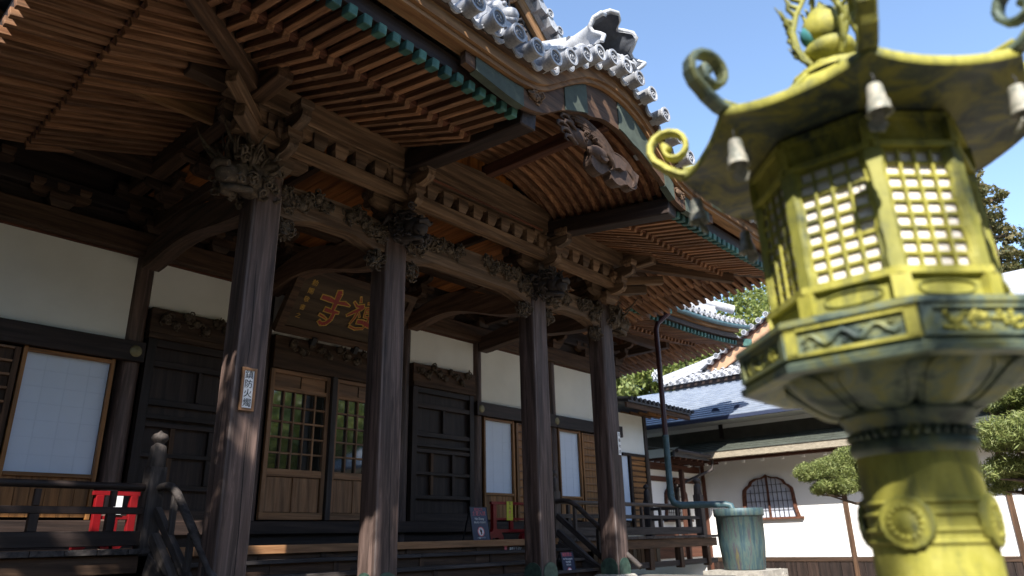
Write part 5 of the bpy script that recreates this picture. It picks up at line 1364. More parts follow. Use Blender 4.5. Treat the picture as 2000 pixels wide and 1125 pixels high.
# tiled upper roof: eave, corner ridge, gable
ztr = 6.70; yl = 12.9
bbx('eave_fascia', 23.15, 23.3, -2, yl, 6.55, 6.68, M['wooddark'], fb, 'y')
def trf(x, y): return ztr + (x - 23.1) * .55 + .02 * (x - 23.1) ** 2
b = MB(); b.add([(23.1, -2, ztr), (23.1, yl, ztr), (25.6, 10.4, trf(25.6, 0)), (27.5, 10.4, trf(27.5, 0)), (27.5, -2, trf(27.5, 0))], [(4, 3, 2, 1, 0)])
b.add([(23.1, yl, ztr), (30, yl, ztr), (27.5, 10.4, trf(25.6, 0)), (25.6, 10.4, trf(25.6, 0))], [(0, 3, 2, 1)]); b.build('tile_roof', M['tile'], fb)
y = 12.8
while y > 4.0:
    top = 23.1 + min(4.2, 12.9 - y if y > 10.4 else 4.2)
    n = max(1, int((top - 23.1) / .3)); b = MB()
    for j in range(n):
        xa = 23.05 + (top - 23.1) * j / n; xb = 23.05 + (top - 23.1) * (j + 1) / n
        b.tube([(xa, y, trf(xa, 0) + .05), (xb, y, trf(xb, 0) + .03)], [.075, .062], 6, cap=False)
    rw = b.build('tile_row', M['tile'], fb); inst('tile_end', capmesh(0.085, 0.1, M['tile'], 'cap_f', 10), T(22.98, y, ztr + .05) @ RZ(-PI / 2), rw); y -= .29
b = MB(); pts = [(23.0 + .5 * i, 12.95 - .5 * i, trf(23.0 + .5 * i, 0) + .18 + .08 * max(0, 3 - i) ** 1.0 * .3) for i in range(6)]; b.tube(pts, .14, 8)
for a, c in zip(pts[:-1], pts[1:]): b.beam(Vector(a) - Vector((0, 0, .14)), Vector(c) - Vector((0, 0, .14)), .32, .12)
b.build('corner_ridge', M['tile'], fb)
carving('ridge_end_tile', [((22.95, 13.0, ztr + .42), (.16, .16, .24))], 24, M['tile'], fb, 301, .08, .03)
# gable facing the courtyard (sunlit orange boards)
gX = 23.9; gap = (7.0, 9.45); gf = (11.6, 7.05)
pk = plain('sunlit_cedar_boards', (0.42, 0.24, 0.14), .7, .12, 5)
for s_ in (1, -1):
    f = (gap[0] + s_ * 4.3, 7.05)
    beam('bargeboard', (gX - .1, gap[0], gap[1] - .1), (gX - .1, f[0], f[1]), .1, .42, pk, fb)
    beam('bargeboard_trim', (gX - .17, gap[0], gap[1] + .08), (gX - .17, f[0], f[1] + .20), .05, .1, M['redbrown'], fb)
    beam('inner_bargeboard', (gX + .05, gap[0], gap[1] - .62), (gX + .05, f[0] - s_ * .6, f[1] - .3), .1, .16, M['redbrown'], fb)
    b = MB(); b.add([(gX - .3, gap[0], gap[1] + .2), (gX - .3, f[0] + s_ * .3, f[1] + .15), (30, f[0] + s_ * .3, f[1] + .15), (30, gap[0], gap[1] + .2)], [(0, 1, 2, 3)]); b.build('gable_roof', M['tile'], fb)
    for k in range(15):
        t = .03 + k / 15; b_ = T(gX - .42, gap[0] + (f[0] - gap[0]) * t, gap[1] + (f[1] - gap[1]) * t + .27); inst('verge_tile', capmesh(0.1, 0.35, M['tile'], 'cap_g', 10), b_ @ RZ(-PI / 2), fb)
b = MB(); b.add([(gX + .1, gap[0], gap[1] - .3), (gX + .1, gap[0] + 4, 7.0), (gX + .1, gap[0] - 4, 7.0)], [(0, 1, 2)]); b.build('gable_wall', M['plaster2'], fb)
carving('ridge_end_tile', [((gX - .35, gap[0] + .1, gap[1] + .75), (.18, .34, .48))], 40, M['tile'], fb, 302, .12, .04)
b = MB(); b.tube([(gX - .4, gap[0], gap[1] + .35), (30, gap[0], gap[1] + .35)], .16, 8); b.tube([(gX - .35, gap[0] + .1, gap[1] + 1.1), (gX - .35, gap[0] + .1, gap[1] + 1.35)], [.1, .07], 8); b.build('ridge', M['tile'], fb)
# corridor wall between annex and guest hall
cw = thing('link_corridor', (19.3, 11.3, 0.0), 'short white corridor wall with half-hidden arched window beside the hall corner', 'corridor')
CY = 10.75
b = MB(); b.bb(17.8, 20.98, CY, CY + .1, .8, 3.30); b.build('white_wall', M['plaster2'], cw)
bbx('wall_rail', 17.8, 20.95, CY - .04, CY - .002, 2.98, 3.12, M['redbrown'], cw); bbx('wall_post', 19.0, 19.12, CY - .5, CY - .38, .8, 3.3, M['redbrown'], cw, 'z')
bbx('head_beam', 17.8, 20.95, CY - .06, CY + .08, 3.31, 3.50, M['redbrown'], cw)
ktwin(cw, CY - .03, 19.35, 1.9, .62, 1.12, 'y')
bbx('wainscot_rail', 17.8, 20.95, CY - .04, CY - .001, .9, 1.6, M['redbrown'], cw)
b = MB(); b.add([(17.82, 9.75, 3.72), (20.6, 9.75, 3.72), (20.6, 13, 4.4), (17.82, 13, 4.4)], [(0, 1, 2, 3)]); b.bb(17.82, 20.6, 9.78, 9.84, 3.56, 3.71); b.build('pent_roof', M['tiledark'], cw)
b = MB(); b.tube([(17.8, 9.70, 3.70), (20.0, 9.70, 3.66)], .055, 8); b.build('gutter', M['grey'], cw)
b = MB(); b.tube([(19.9, 9.70, 3.62), (19.9, 9.75, 3.30), (19.2, 10.3, 2.95), (19.15, 10.55, 2.8), (19.15, 10.6, 1.0)], .045, 8); b.build('rain_pipe', M['grey'], cw)
for k in range(9): bbx('rafter', 17.9 + .33 * k, 17.97 + .33 * k, 9.86, 10.7, 3.50, 3.57, M['redbrown'], cw, 'y')

# ================================================================== water tank, downpipe
tk = thing('water_tank', (14.75, 6.75, 0.0), 'round blue-green bronze rainwater tank with rolled rim on a stone base', 'tank')
b = MB(); b.lathe([(0.40, .82), (.41, .84), (.46, 1.3), (.475, 1.84), (.50, 1.85), (.51, 1.865), (.51, 1.99), (.50, 2.0), (.45, 2.0), (.44, 1.9), (.36, .9)], 40, (14.75, 6.75, 0)); b.build('tank_body', M['tank'], tk)
b = MB(); b.lathe([(0, 1.88), (.45, 1.88)], 24, (14.75, 6.75, 0)); b.build('water', M['glass'], tk)
b = MB(); b.box((14.75, 6.75, .66), (1.25, 1.25, .30)); b.box((14.75, 6.75, .25), (1.5, 1.5, .5)); b.build('stone_base', M['stone'], tk)
carving('carved_foot', [((15.15, 6.15, .70), (.14, .07, .12))], 22, M['stone'], tk, 411, .05, .016)
dp = thing('downpipe', (14.35, 8.05, 0.8), 'brown and blue-green rainwater pipe dropping from the eave gutter and elbowing into the tank', 'pipe')
b = MB(); b.tube([(14.60, 7.80, 6.52), (14.42, 8.02, 6.28), (14.36, 8.05, 6.1), (14.33, 8.05, 3.6)], .062, 12); b.build('upper_pipe', M['pipe'], dp)
b = MB(); b.tube([(14.33, 8.05, 3.6), (14.31, 8.05, 2.30), (14.33, 8.0, 2.17), (14.40, 7.88, 2.12), (14.72, 7.0, 2.10), (14.75, 6.90, 2.07), (14.75, 6.86, 1.94)], [.070, .070, .075, .072, .070, .070, .07], 12)
for z in (3.6, 2.35): b.lathe([(.075, -.03), (.083, -.02), (.083, .02), (.075, .03)], 14, (14.32, 8.05, z))
b.build('lower_pipe', M['pipegreen'], dp)
b = MB(); b.box((14.60, 7.80, 6.58), (.16, .16, .16), taper=.6); b.build('rain_head', M['verd'], dp)

# ================================================================== LANTERN
ca = math.radians(12.35); LX, LY = 2.4 * math.cos(ca), 2.4 * math.sin(ca); PH = math.radians(202)
ln = thing('bronze_lantern', (LX, LY, 0.0), 'tall octagonal temple lantern in flaking yellow-green paint over verdigris bronze', 'lantern', rz=0)
LM, LG = M['lantern'], M['lanterng']
def L(b, name, mat, par=ln):
    return b.build(name, mat, par, T(LX, LY, 0))
def octp(r, k): a = PH + PI / 4 * k; return Vector((r * math.cos(a), r * math.sin(a), 0))
# shaft
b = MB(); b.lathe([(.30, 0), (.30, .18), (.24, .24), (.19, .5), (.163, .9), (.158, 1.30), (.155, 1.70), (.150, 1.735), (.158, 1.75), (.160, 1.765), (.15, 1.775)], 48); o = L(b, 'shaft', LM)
b = MB()
for z in (1.468, 1.498, 1.541, 1.571): b.lathe([(.156, z - .006), (.1625, z - .004), (.1625, z + .003), (.157, z + .006)], 48)
L(b, 'shaft_band', LM)
for k in range(4):   # chrysanthemum medallions
    a = PH + math.radians(-27) + k * PI / 2 - math.radians(1); d = Vector((math.cos(a), math.sin(a), 0)); Rm = Matrix((Vector((-d.y, d.x, 0)), d, Vector((0, 0, 1)))).transposed()
    b = MB()
    n = 32; vs = [Vector((0, .014, 0))] + [Vector((r * math.cos(2 * PI * j / n), dd, r * math.sin(2 * PI * j / n))) for r0, dd in ((.022, .013), (.025, .0095), (.052, .0115), (.056, .0085), (.060, .0105), (.067, .0095), (.069, -.01)) for j in range(n) for r in [r0 * (1 + (.06 if j % 2 else 0) * (r0 > .05))]]
    fs = [(0, 1 + (j + 1) % n, 1 + j) for j in range(n)]
    for q in range(6): fs += [(1 + q * n + j, 1 + q * n + (j + 1) % n, 1 + (q + 1) * n + (j + 1) % n, 1 + (q + 1) * n + j) for j in range(n)]
    b.add([Rm @ v + d * .158 + Vector((0, 0, 1.519)) for v in vs], fs, True)
    for j in range(16):
        t = 2 * PI * j / 16; b.ball(d * .167 + Rm @ Vector((.040 * math.cos(t), 0, .040 * math.sin(t))) + Vector((0, 0, 1.519)), (.008,) * 3, 6, 4)
    L(b, 'chrysanthemum_medallion', LM)
# neck rings and bead course
b = MB(); b.lathe([(.155, 1.70), (.168, 1.715), (.168, 1.735), (.160, 1.742), (.160, 1.775), (.172, 1.785), (.172, 1.80), (.182, 1.808), (.182, 1.825), (.170, 1.835)], 48)
for j in range(40): t = 2 * PI * j / 40; b.ball((.162 * math.cos(t), .162 * math.sin(t), 1.757), (.0105, .0105, .013), 6, 4)
L(b, 'neck_ring', LG)
# lotus bowl: eight broad petals
b = MB(); b.lathe([(.16, 1.83), (.185, 1.845), (.25, 1.87), (.30, 1.905), (.315, 1.94), (.28, 1.95)], 48); L(b, 'lotus_core', LG)
for k in range(8):
    a = PH + PI / 8 + k * PI / 4; b = MB(); vs = []; NU, NV = 10, 8
    for j in range(NV + 1):
        t = j / NV; r = .17 + .155 * t ** .85; z = 1.828 + .115 * t ** 1.5 + .006 * math.sin(PI * t); hw = (.30 + .10 * math.sin(PI * min(1, t * .8 + .1))) * (1 if t < .75 else (1 - ((t - .75) / .25) ** 2 * .55))
        for i in range(NU + 1):
            s = -1 + 2 * i / NU; rr = r + .020 * (1 - s * s) + .008 * math.cos(s * PI * 2) * (abs(s) < .6); vs.append((rr * math.cos(a + s * hw), rr * math.sin(a + s * hw), z - .010 * (1 - s * s)))
    b.add(vs, [(j * (NU + 1) + i, j * (NU + 1) + i + 1, (j + 1) * (NU + 1) + i + 1, (j + 1) * (NU + 1) + i) for j in range(NV) for i in range(NU)], True)
    for q in (-1, 1): b.tube([Vector(vs[j * (NU + 1) + (1 if q < 0 else NU - 1)]) + Vector((math.cos(a), math.sin(a), 0)) * .003 for j in range(NV + 1)], .0035, 5)
    L(b, 'lotus_petal', LG)
# octagonal tray
def octring(b, prof): b.lathe(prof, 8, phase=PH, smooth=False)
b = MB(); octring(b, [(.30, 1.945), (.41, 1.908), (.452, 1.912), (.456, 1.932), (.440, 1.938), (.440, 2.030), (.458, 2.036), (.458, 2.052), (.44, 2.058), (.34, 2.062), (.30, 2.062)]); L(b, 'tray', LG)
for k in range(8):
    p, q = octp(.440, k), octp(.440, k + 1); d = (q - p).normalized(); nn = Vector((d.y, -d.x, 0)); 
    fr = MB()
    for e in (p, q):
        s = 1 if e is p else -1; fr.beam(e + d * s * .016 + nn * .004 + Vector((0, 0, 1.951)), e + d * s * .016 + nn * .004 + Vector((0, 0, 2.030)), .012, .03, up=d)
    fr.beam(p + nn * .004 + Vector((0, 0, 1.955)), q + nn * .004 + Vector((0, 0, 1.955)), .012, .010); fr.beam(p + nn * .004 + Vector((0, 0, 2.026)), q + nn * .004 + Vector((0, 0, 2.026)), .012, .010)
    o = L(fr, 'tray_frame', LM if k % 2 else LG)
    Rm = Matrix((d, nn, Vector((0, 0, 1)))).transposed(); m = (p + q) / 2 + Vector((0, 0, 1.99)); rnd = random.Random(500 + k); b = MB()
    # low relief: a wavy dragon / peonies
    if k % 2 == 1:
        pts = [m + Rm @ Vector((-.125 + .25 * i / 16, .003, .016 * math.sin(i * 1.15))) for i in range(17)]; b.tube(pts, [.004 + .005 * math.sin(PI * i / 16) for i in range(17)], 6)
        for j in range(16): b.curl(m + Rm @ Vector((rnd.uniform(-.12, .12), .002, rnd.uniform(-.022, .022))), Rm, .010, rnd.choice((-1, 1)) * 1.1, .0028, 4, 6)
    else:
        for j in range(40): b.ball(m + Rm @ Vector((rnd.uniform(-.12, .12), .0, rnd.uniform(-.024, .024))), (.010, .008, .008), 6, 4, .3, rnd)
        for j in range(14): b.curl(m + Rm @ Vector((rnd.uniform(-.12, .12), .003, rnd.uniform(-.022, .022))), Rm, .011, 1.2, .003, 4, 6)
    L(b, 'relief_carving', LM if k % 2 == 0 else LG)
# fire box
b = MB(); octring(b, [(.352, 2.060), (.352, 2.075), (.338, 2.080), (.326, 2.082), (.326, 2.150), (.345, 2.152), (.345, 2.172), (.330, 2.176)]); L(b, 'firebox_base', LM)
for k in range(8):
    p, q = octp(.326, k), octp(.326, k + 1); d = (q - p).normalized(); nn = Vector((d.y, -d.x, 0)); W_ = (q - p).length
    Z = Vector((0, 0, 1))
    b = MB()   # lower panel: raised oval cartouche
    pts = [(p + q) / 2 + nn * .003 + d * (.078 * math.cos(t)) + Z * (2.116 + .020 * math.copysign(abs(math.sin(t)) ** .6, math.sin(t))) for t in rng(0, 2 * PI, 28)]; b.tube(pts, .0032, 5, cap=False)
    L(b, 'cartouche', LM)
    for e in (p,):
        b = MB(); rr = e.normalized(); b.beam(e + Z * 2.085, e + Z * 2.150, .05, .03, up=rr); L(b, 'corner_block', LM)
    # corner post, slightly swelling with crimped edge
    b = MB(); e = octp(.318, k); rr = e.normalized(); tt = Vector((-rr.y, rr.x, 0))
    prof = []
    for j in range(13):
        z = 2.172 + .376 * j / 12; w = .030 * (1 + .12 * math.sin(j * 1.9)) + (.006 if j > 10 else 0); prof.append((w, z))
    vs = []
    for w, z in prof: vs += [e + tt * w - rr * .012 + Z * z, e + tt * w * .6 + rr * .012 + Z * z, e - tt * w * .6 + rr * .012 + Z * z, e - tt * w - rr * .012 + Z * z]
    b.add(vs, [(4 * j + i, 4 * j + (i + 1), 4 * j + 4 + (i + 1), 4 * j + 4 + i) for j in range(12) for i in range(3)]); L(b, 'corner_post', LM)
    # lattice: 4 x 9 openings
    a0 = octp(.316, k) + d * .024; b0 = octp(.316, k + 1) - d * .024; n_ = nn
    for j in range(10):
        z = 2.178 + .362 * j / 9; bb_ = MB(); bb_.beam(a0 + Z * z, b0 + Z * z, .008, .0090); L(bb_, 'lattice_bar', LM)
    for j in range(5):
        e = a0.lerp(b0, j / 4); bb_ = MB(); bb_.beam(e + n_ * .004 + Z * 2.178, e + n_ * .004 + Z * 2.54, .008, .0100, up=n_); L(bb_, 'lattice_bar', LM)
    bb_ = MB(); a1 = octp(.3095, k); b1 = octp(.3095, k + 1); bb_.add([a1 + Z * 2.17, b1 + Z * 2.17, b1 + Z * 2.55, a1 + Z * 2.55], [(0, 1, 2, 3)]); L(bb_, 'inner_screen', M['cream'])
    # frieze over the lattice
    b = MB(); e0, e1 = octp(.322, k), octp(.322, k + 1)
    b.beam(e0 + Z * 2.556, e1 + Z * 2.556, .03, .018); b.beam(e0 * .985 + Z * 2.60, e1 * .985 + Z * 2.60, .012, .075); b.beam(e0 + Z * 2.650, e1 + Z * 2.650, .03, .022)
    b.beam(e0 + Z * 2.565, e0 + Z * 2.64, .04, .03, up=e0.normalized()); L(b, 'frieze_panel', LM)
# roof: concave octagon
def roofr(a, top):
    # radius multiplier: eave curves outwards to the corners (petalled octagon with dipping eaves)
    m = ((a - PH) % (PI / 4)) / (PI / 4); e = abs(m - .5) * 2   # 1 at corners
    return e
nseg = 96
def roofsurf(prof, corner_lift, name, mat, flip=False):
    b = MB(); vs = []
    for r, z, w in prof:
        for k in range(nseg):
            a = PH + 2 * PI * k / nseg; m = (k % (nseg // 8)) / (nseg // 8); c = math.cos((m - .5) * PI / 4); rr = r * math.cos(PI / 8) / c; e = abs(m - .5) * 2
            rr *= 1 - .020 * w * (1 - e ** 2.2); vs.append((rr * math.cos(a), rr * math.sin(a), z + corner_lift * w * e ** 2.5))
    fs = [(i * nseg + k, i * nseg + (k + 1) % nseg, (i + 1) * nseg + (k + 1) % nseg, (i + 1) * nseg + k) for i in range(len(prof) - 1) for k in range(nseg)]
    b.add(vs, fs, True); return L(b, name, mat)
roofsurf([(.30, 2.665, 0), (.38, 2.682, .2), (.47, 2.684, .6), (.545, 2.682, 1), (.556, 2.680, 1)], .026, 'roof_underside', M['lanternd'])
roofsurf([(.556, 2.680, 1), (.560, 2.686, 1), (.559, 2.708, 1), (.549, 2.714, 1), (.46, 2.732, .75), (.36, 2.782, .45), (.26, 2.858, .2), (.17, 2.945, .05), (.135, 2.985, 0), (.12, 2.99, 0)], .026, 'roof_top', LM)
for k in range(8):   # hip ribs
    b = MB(); pr = [(.55, 2.752), (.46, 2.752), (.36, 2.79), (.26, 2.865), (.17, 2.95), (.13, 2.99)]
    b.tube([octp(r, k) + Vector((0, 0, z)) for r, z in pr], [.014, .013, .013, .012, .011, .01], 6); L(b, 'hip_rib', LM)
    # curled fern scroll at each corner
    a = PH + PI / 4 * k; rr = Vector((math.cos(a), math.sin(a), 0)); b = MB(); c = Vector((.585, .905 * 0 + 2.872, 0))
    pts = [rr * .525 + Vector((0, 0, 2.725)), rr * .565 + Vector((0, 0, 2.735)), rr * .61 + Vector((0, 0, 2.765))]
    cx, cz, R0 = .590, 2.858, .084
    for j in range(19):
        t = j / 18; ang = -1.15 + t * 1.5 * 2 * PI * .86; R1 = R0 * (1 - .70 * t); pts.append(rr * (cx + R1 * math.cos(ang) - .01 * t) + Vector((0, 0, cz + R1 * math.sin(ang) * 1.0 - .012 * t)))
    rad = [.024, .024, .024] + [.023 - .009 * (j / 18) for j in range(19)]; rad[-1] = .022; rad[-2] = .019
    # flat band section
    tt = Vector((-rr.y, rr.x, 0)); vs = []
    for j, p in enumerate(pts):
        d = (pts[min(j + 1, len(pts) - 1)] - pts[max(j - 1, 0)]).normalized(); nn = d.cross(tt).normalized(); h = rad[j] * .55; w = .026 - .006 * j / len(pts)
        if j >= len(pts) - 2: h = rad[j] * 1.0
        vs += [p + nn * h + tt * w * .7, p + nn * h - tt * w * .7, p + nn * h * .5 - tt * w, p - nn * h * .5 - tt * w, p - nn * h - tt * w * .7, p - nn * h + tt * w * .7, p - nn * h * .5 + tt * w, p + nn * h * .5 + tt * w]
    b.add(vs, [(8 * j + i, 8 * j + (i + 1) % 8, 8 * j + 8 + (i + 1) % 8, 8 * j + 8 + i) for j in range(len(pts) - 1) for i in range(8)]); b.add(vs[-8:], [tuple(range(8))]); L(b, 'corner_scroll', LG if k % 2 else LM)
# finial
b = MB(); b.lathe([(.15, 2.975), (.15, 2.995), (.135, 3.005), (.115, 3.02), (.09, 3.03), (.06, 3.045), (.05, 3.06), (.062, 3.075), (.082, 3.09), (.090, 3.11), (.084, 3.13), (.07, 3.142), (.05, 3.148)], 32); L(b, 'finial_base', LM)
for k in range(8): b = MB(); a = PH + PI / 4 * k + PI / 8; b.lathe([(.034, 0), (.030, .012), (.0, .02)], 12, (.118 * math.cos(a), .118 * math.sin(a), 2.99)); L(b, 'finial_petal', LM)
b = MB(); b.lathe([(.03, 3.14), (.066, 3.165), (.080, 3.20), (.074, 3.24), (.05, 3.28), (.02, 3.31), (.003, 3.34)], 28); L(b, 'jewel', LM)
for q in range(1):
    a = math.radians(125); b = MB(); b.ball((.055 * math.cos(a), .055 * math.sin(a), 3.19), (.035, .035, .045), 10, 8); L(b, 'side_jewel', M['teal'])
rf_ = random.Random(12)
for q in range(4):
    a = PH + PI / 2 * q + .35; rr = Vector((math.cos(a), math.sin(a), 0)); b = MB(); tt = Vector((-rr.y, rr.x, 0)); Z = Vector((0, 0, 1))
    spine = [rr * .075 + Z * 3.06, rr * .115 + Z * 3.12, rr * .122 + Z * 3.20, rr * .095 + Z * 3.28, rr * .05 + Z * 3.36, rr * .01 + Z * 3.44]
    b.tube(spine, [.012, .014, .013, .011, .009, .003], 6)
    for j in range(13):
        t = j / 12; i = min(4, int(t * 5)); p = spine[i].lerp(spine[i + 1], t * 5 - i); o_ = rr * rf_.uniform(.02, .06) + Z * rf_.uniform(.03, .07) + tt * rf_.uniform(-.03, .03)
        b.tube([p, p + o_ * .4 + rr * .012, p + o_ * .75 - rr * .004, p + o_ + Z * .02], [.010, .008, .0055, .0015], 5)
    L(b, 'flame', LM)
# wind bells hanging from the eight corners
names = ['small pale wind bell hanging from the lantern roof corner nearest the camera', 'small wind bell under the right-front corner of the lantern roof', 'small wind bell under the lantern roof corner at the far right', 'small wind bell behind the lantern on its far right corner',
         'small wind bell hidden behind the lantern body', 'dark wind bell hanging behind the lantern left of its lattice box', 'small pale wind bell at the leftmost lantern roof corner, clapper in sun', 'small pale wind bell under the left-front corner, above the leftmost one']
bm_ = MB(); bm_.lathe([(.002, .0), (.017, -.002), (.021, -.012), (.024, -.055), (.029, -.060), (.029, -.066), (.030, -.085), (.034, -.090), (.030, -.088), (.022, -.05)], 20); bmesh_ = bm_.mesh('bell_body', M['bell'])
hk = MB(); hk.tube([(0, 0, .035), (0.006, 0, .02), (0, 0, .0)], .0025, 5); hk.tube([(0, 0, -.02), (0, 0, -.085)], .002, 4); hkm = hk.mesh('hook', M['black'])
cl = MB(); cl.prism([(-.010, .0), (.010, .0), (.014, -.02), (.026, -.036), (.016, -.056), (-.016, -.056), (-.026, -.036), (-.014, -.02)], .005, o=(0, -.0025, 0)); clm = cl.mesh('clapper', M['bell'])
for k in range(8):
    p = octp(.520, k); wx, wy, wz = LX + p.x, LY + p.y, 2.665
    e = thing('wind_bell', (wx, wy, wz - .035), names[k], 'bell', 'wind bells under the lantern roof')
    Mw = T(wx, wy, wz - .035) @ RZ(PH + PI / 4 * k + .5)
    inst('bell_body', bmesh_, Mw, e); inst('hook', hkm, Mw, e); inst('clapper', clm, Mw @ T(0, 0, -.080) @ RY(.45) @ RZ(.9 + k), e)

# ================================================================== TREES
def blob_leaves(rnd, centres, n, size, aspect=0.5, flat=0.0):
    """n leaf quads scattered in shells of the given ellipsoids; returns verts, faces as arrays"""
    g = np.random.default_rng(rnd)
    C = np.array([c for c, r in centres], float); R_ = np.array([r for c, r in centres], float)
    vol = (R_.prod(axis=1)) ** (2 / 3); w = vol / vol.sum(); idx = g.choice(len(C), n, p=w)
    d = g.normal(size=(n, 3)); d /= np.linalg.norm(d, axis=1)[:, None]; rad = g.uniform(.25, 1, n) ** .45
    lump = 1 + .22 * np.sin(d[:, 0] * 7 + idx) * np.cos(d[:, 1] * 6 + d[:, 2] * 5 + idx * 2)
    P = C[idx] + d * R_[idx] * (rad * lump)[:, None]
    u = g.normal(size=(n, 3)); u[:, 2] *= (1 - flat); u /= np.linalg.norm(u, axis=1)[:, None]
    v = np.cross(u, g.normal(size=(n, 3))); v /= np.linalg.norm(v, axis=1)[:, None]
    s = size * g.uniform(.6, 1.4, n)[:, None]; a = u * s; b_ = v * s * aspect
    V = np.stack([P - a, P + b_, P + a, P - b_], 1).reshape(-1, 3)
    return V
def leafobj(name, V, mat, par, Mw=None):
    n = len(V) // 4; me = bpy.data.meshes.new(name); me.vertices.add(4 * n); me.vertices.foreach_set('co', V.astype('f').ravel())
    me.loops.add(4 * n); me.loops.foreach_set('vertex_index', np.arange(4 * n, dtype='i')); me.polygons.add(n); me.polygons.foreach_set('loop_start', np.arange(0, 4 * n, 4, dtype='i'))
    me.update(calc_edges=True); me.materials.append(mat); return link(bpy.data.objects.new(name, me), par, None, Mw)
def tree(x, y, z, h, cr, label, mat, seed, kind='round', n=9000, leaf=.12, group=None, name='tree'):
    rnd = random.Random(seed); t = thing(name, (x, y, z), label, 'tree', group)
    tr_ = MB(); lean = rnd.uniform(-.04, .04) * h
    top = Vector((x + lean, y, z + h * .93)); base = Vector((x, y, z - .2))
    tr_.tube([base, base.lerp(top, .3) + Vector((.02 * h, 0, 0)), base.lerp(top, .65), top], [h * .028, h * .021, h * .012, h * .003], 9); tr_.build('trunk', M['bark'], t)
    blobs = []; lb = MB()
    if kind == 'round':
        for i in range(16):
            a = rnd.uniform(0, 2 * PI); q = rnd.uniform(.1, .75); hh = rnd.uniform(.38, .98); r = cr * rnd.uniform(.26, .44)
            c = Vector((x + cr * q * math.cos(a) * (1.15 - hh * .5), y + cr * q * math.sin(a) * (1.15 - hh * .5), z + h * hh - r * .4)); blobs.append((c, (r, r, r * .75)))
            lb.tube([base.lerp(top, max(.2, hh - .3)), c], [h * .008, h * .003], 5)
    elif kind == 'conifer':
        k = 40
        for i in range(k):
            f = .22 + .76 * i / k; a = i * 2.4 + rnd.uniform(-.3, .3); L_ = cr * (1.08 - f) ** .7 * rnd.uniform(.6, 1.1)
            p = base.lerp(top, f); e = p + Vector((L_ * math.cos(a), L_ * math.sin(a), -L_ * rnd.uniform(.0, .22)))
            lb.tube([p, p.lerp(e, .6) + Vector((0, 0, .05 * L_)), e], [h * .006, h * .004, h * .001], 5)
            for s in (.45, .75, 1.0):
                c = p.lerp(e, s) + Vector((rnd.uniform(-.2, .2), rnd.uniform(-.2, .2), rnd.uniform(-.25, .2))); r = L_ * .24 * (1.2 - s * .35) + .12; blobs.append((c, (r * 1.1, r * 1.1, r * .75)))
        blobs.append((top, (cr * .12, cr * .12, h * .05)))
    lb.build('limbs', M['bark'], t)
    leafobj('crown', blob_leaves(seed, blobs, n, leaf), mat, t); return t
G_ = 'sunlit trees on the slope behind the temple'
TB = [(36, 23.5, 11.5, 3.6), (39, 21.8, 13.0, 3.8), (38, 25, 12.5, 3.8), (42, 21.3, 15.5, 4.4), (43, 18.6, 15.0, 4.2), (46, 22.5, 18.5, 5.0), (45, 16.4, 14.5, 4.2), (50, 21.5, 20.0, 5.4), (51, 17.6, 19.0, 5.0), (56, 19.5, 21.5, 5.6), (58, 15.5, 20, 5.6)]
lbl = ['low pale tree between the hall corner and the downpipe', 'leafy tree just above the annex roof', 'yellow-green tree behind the annex wing', 'tall pale tree right of the downpipe under the eave corner', 'sunlit tree behind the corner ridge of the tiled roof',
       'broad tree showing under the porch rafter ends', 'green tree above the orange gable board', 'tall yellow-green tree behind the grey ridge tiles', 'tree beside the lantern lattice box', 'highest tree top seen past the porch eave tips', 'distant tree behind the lantern box']
for i, (x, y, h, c) in enumerate(TB):
    tree(x, y, 0.0, h, c, lbl[i], M['leafy'] if i % 3 else M['leafp'], 600 + i, 'round', 11000, .16, G_)
# tall conifers at the right edge
tree(29.0, 2.45, 0, 15.2, 2.6, 'tall olive-tinged cypress to the right of the lantern', M['leafc'], 701, 'conifer', 30000, .085, None, 'conifer_tree')
tree(31.0, 1.55, 0, 12.6, 2.2, 'dark cypress crown cut by the right photo edge', M['leafd'], 702, 'conifer', 26000, .085, None, 'conifer_tree')
# cloud-pruned garden pines
def niwaki(x, y, z, label, seed, pads, n):
    rnd = random.Random(seed); t = thing('garden_pine', (x, y, 0), label, 'pine'); b = MB()
    c0 = Vector((x, y, 0)); prev = c0; pts = [c0, c0 + Vector((.15, .1, z * .35)), c0 + Vector((-.1, -.05, z * .65)), c0 + Vector((.05, .05, z))]
    b.tube(pts, [.11, .09, .07, .03], 9); b.build('trunk', M['bark'], t); blobs = []; lb = MB()
    for (dx, dy, dz, r) in pads:
        c = Vector((x + dx, y + dy, dz)); s = c0.lerp(pts[-1], max(.1, min(.95, (dz - .3) / z)))
        m = s.lerp(c, .55) + Vector((rnd.uniform(-.1, .1), rnd.uniform(-.1, .1), -.14)); lb.tube([s, m, c - Vector((0, 0, r * .3))], [.045, .03, .012], 6)
        for q in range(6):
            e = c + Vector((rnd.uniform(-1, 1) * r * .8, rnd.uniform(-1, 1) * r * .8, -.02)); lb.tube([m.lerp(c, .5), e.lerp(c, .4) - Vector((0, 0, .08)), e], [.016, .012, .004], 5); blobs.append((e + Vector((0, 0, rnd.uniform(-.02, .10))), (r * .42, r * .42, r * .30)))
        blobs.append((c + Vector((0, 0, .06)), (r * .8, r * .8, r * .42)))
    lb.build('limbs', M['bark'], t); leafobj('needle_pads', blob_leaves(seed, blobs, n, .036, .15), M['leafp'], t)
niwaki(15.2, 3.78, 2.7, 'cloud-pruned garden pine reaching out from behind the lantern shaft', 801, [(-.1, 1.0, 2.62, .60), (.2, .55, 2.80, .66), (-.2, 1.15, 2.28, .36), (.1, .5, 2.35, .5), (0, .2, 1.9, .35), (0, -.3, 2.8, .6), (0, .35, 1.72, .25)], 80000)
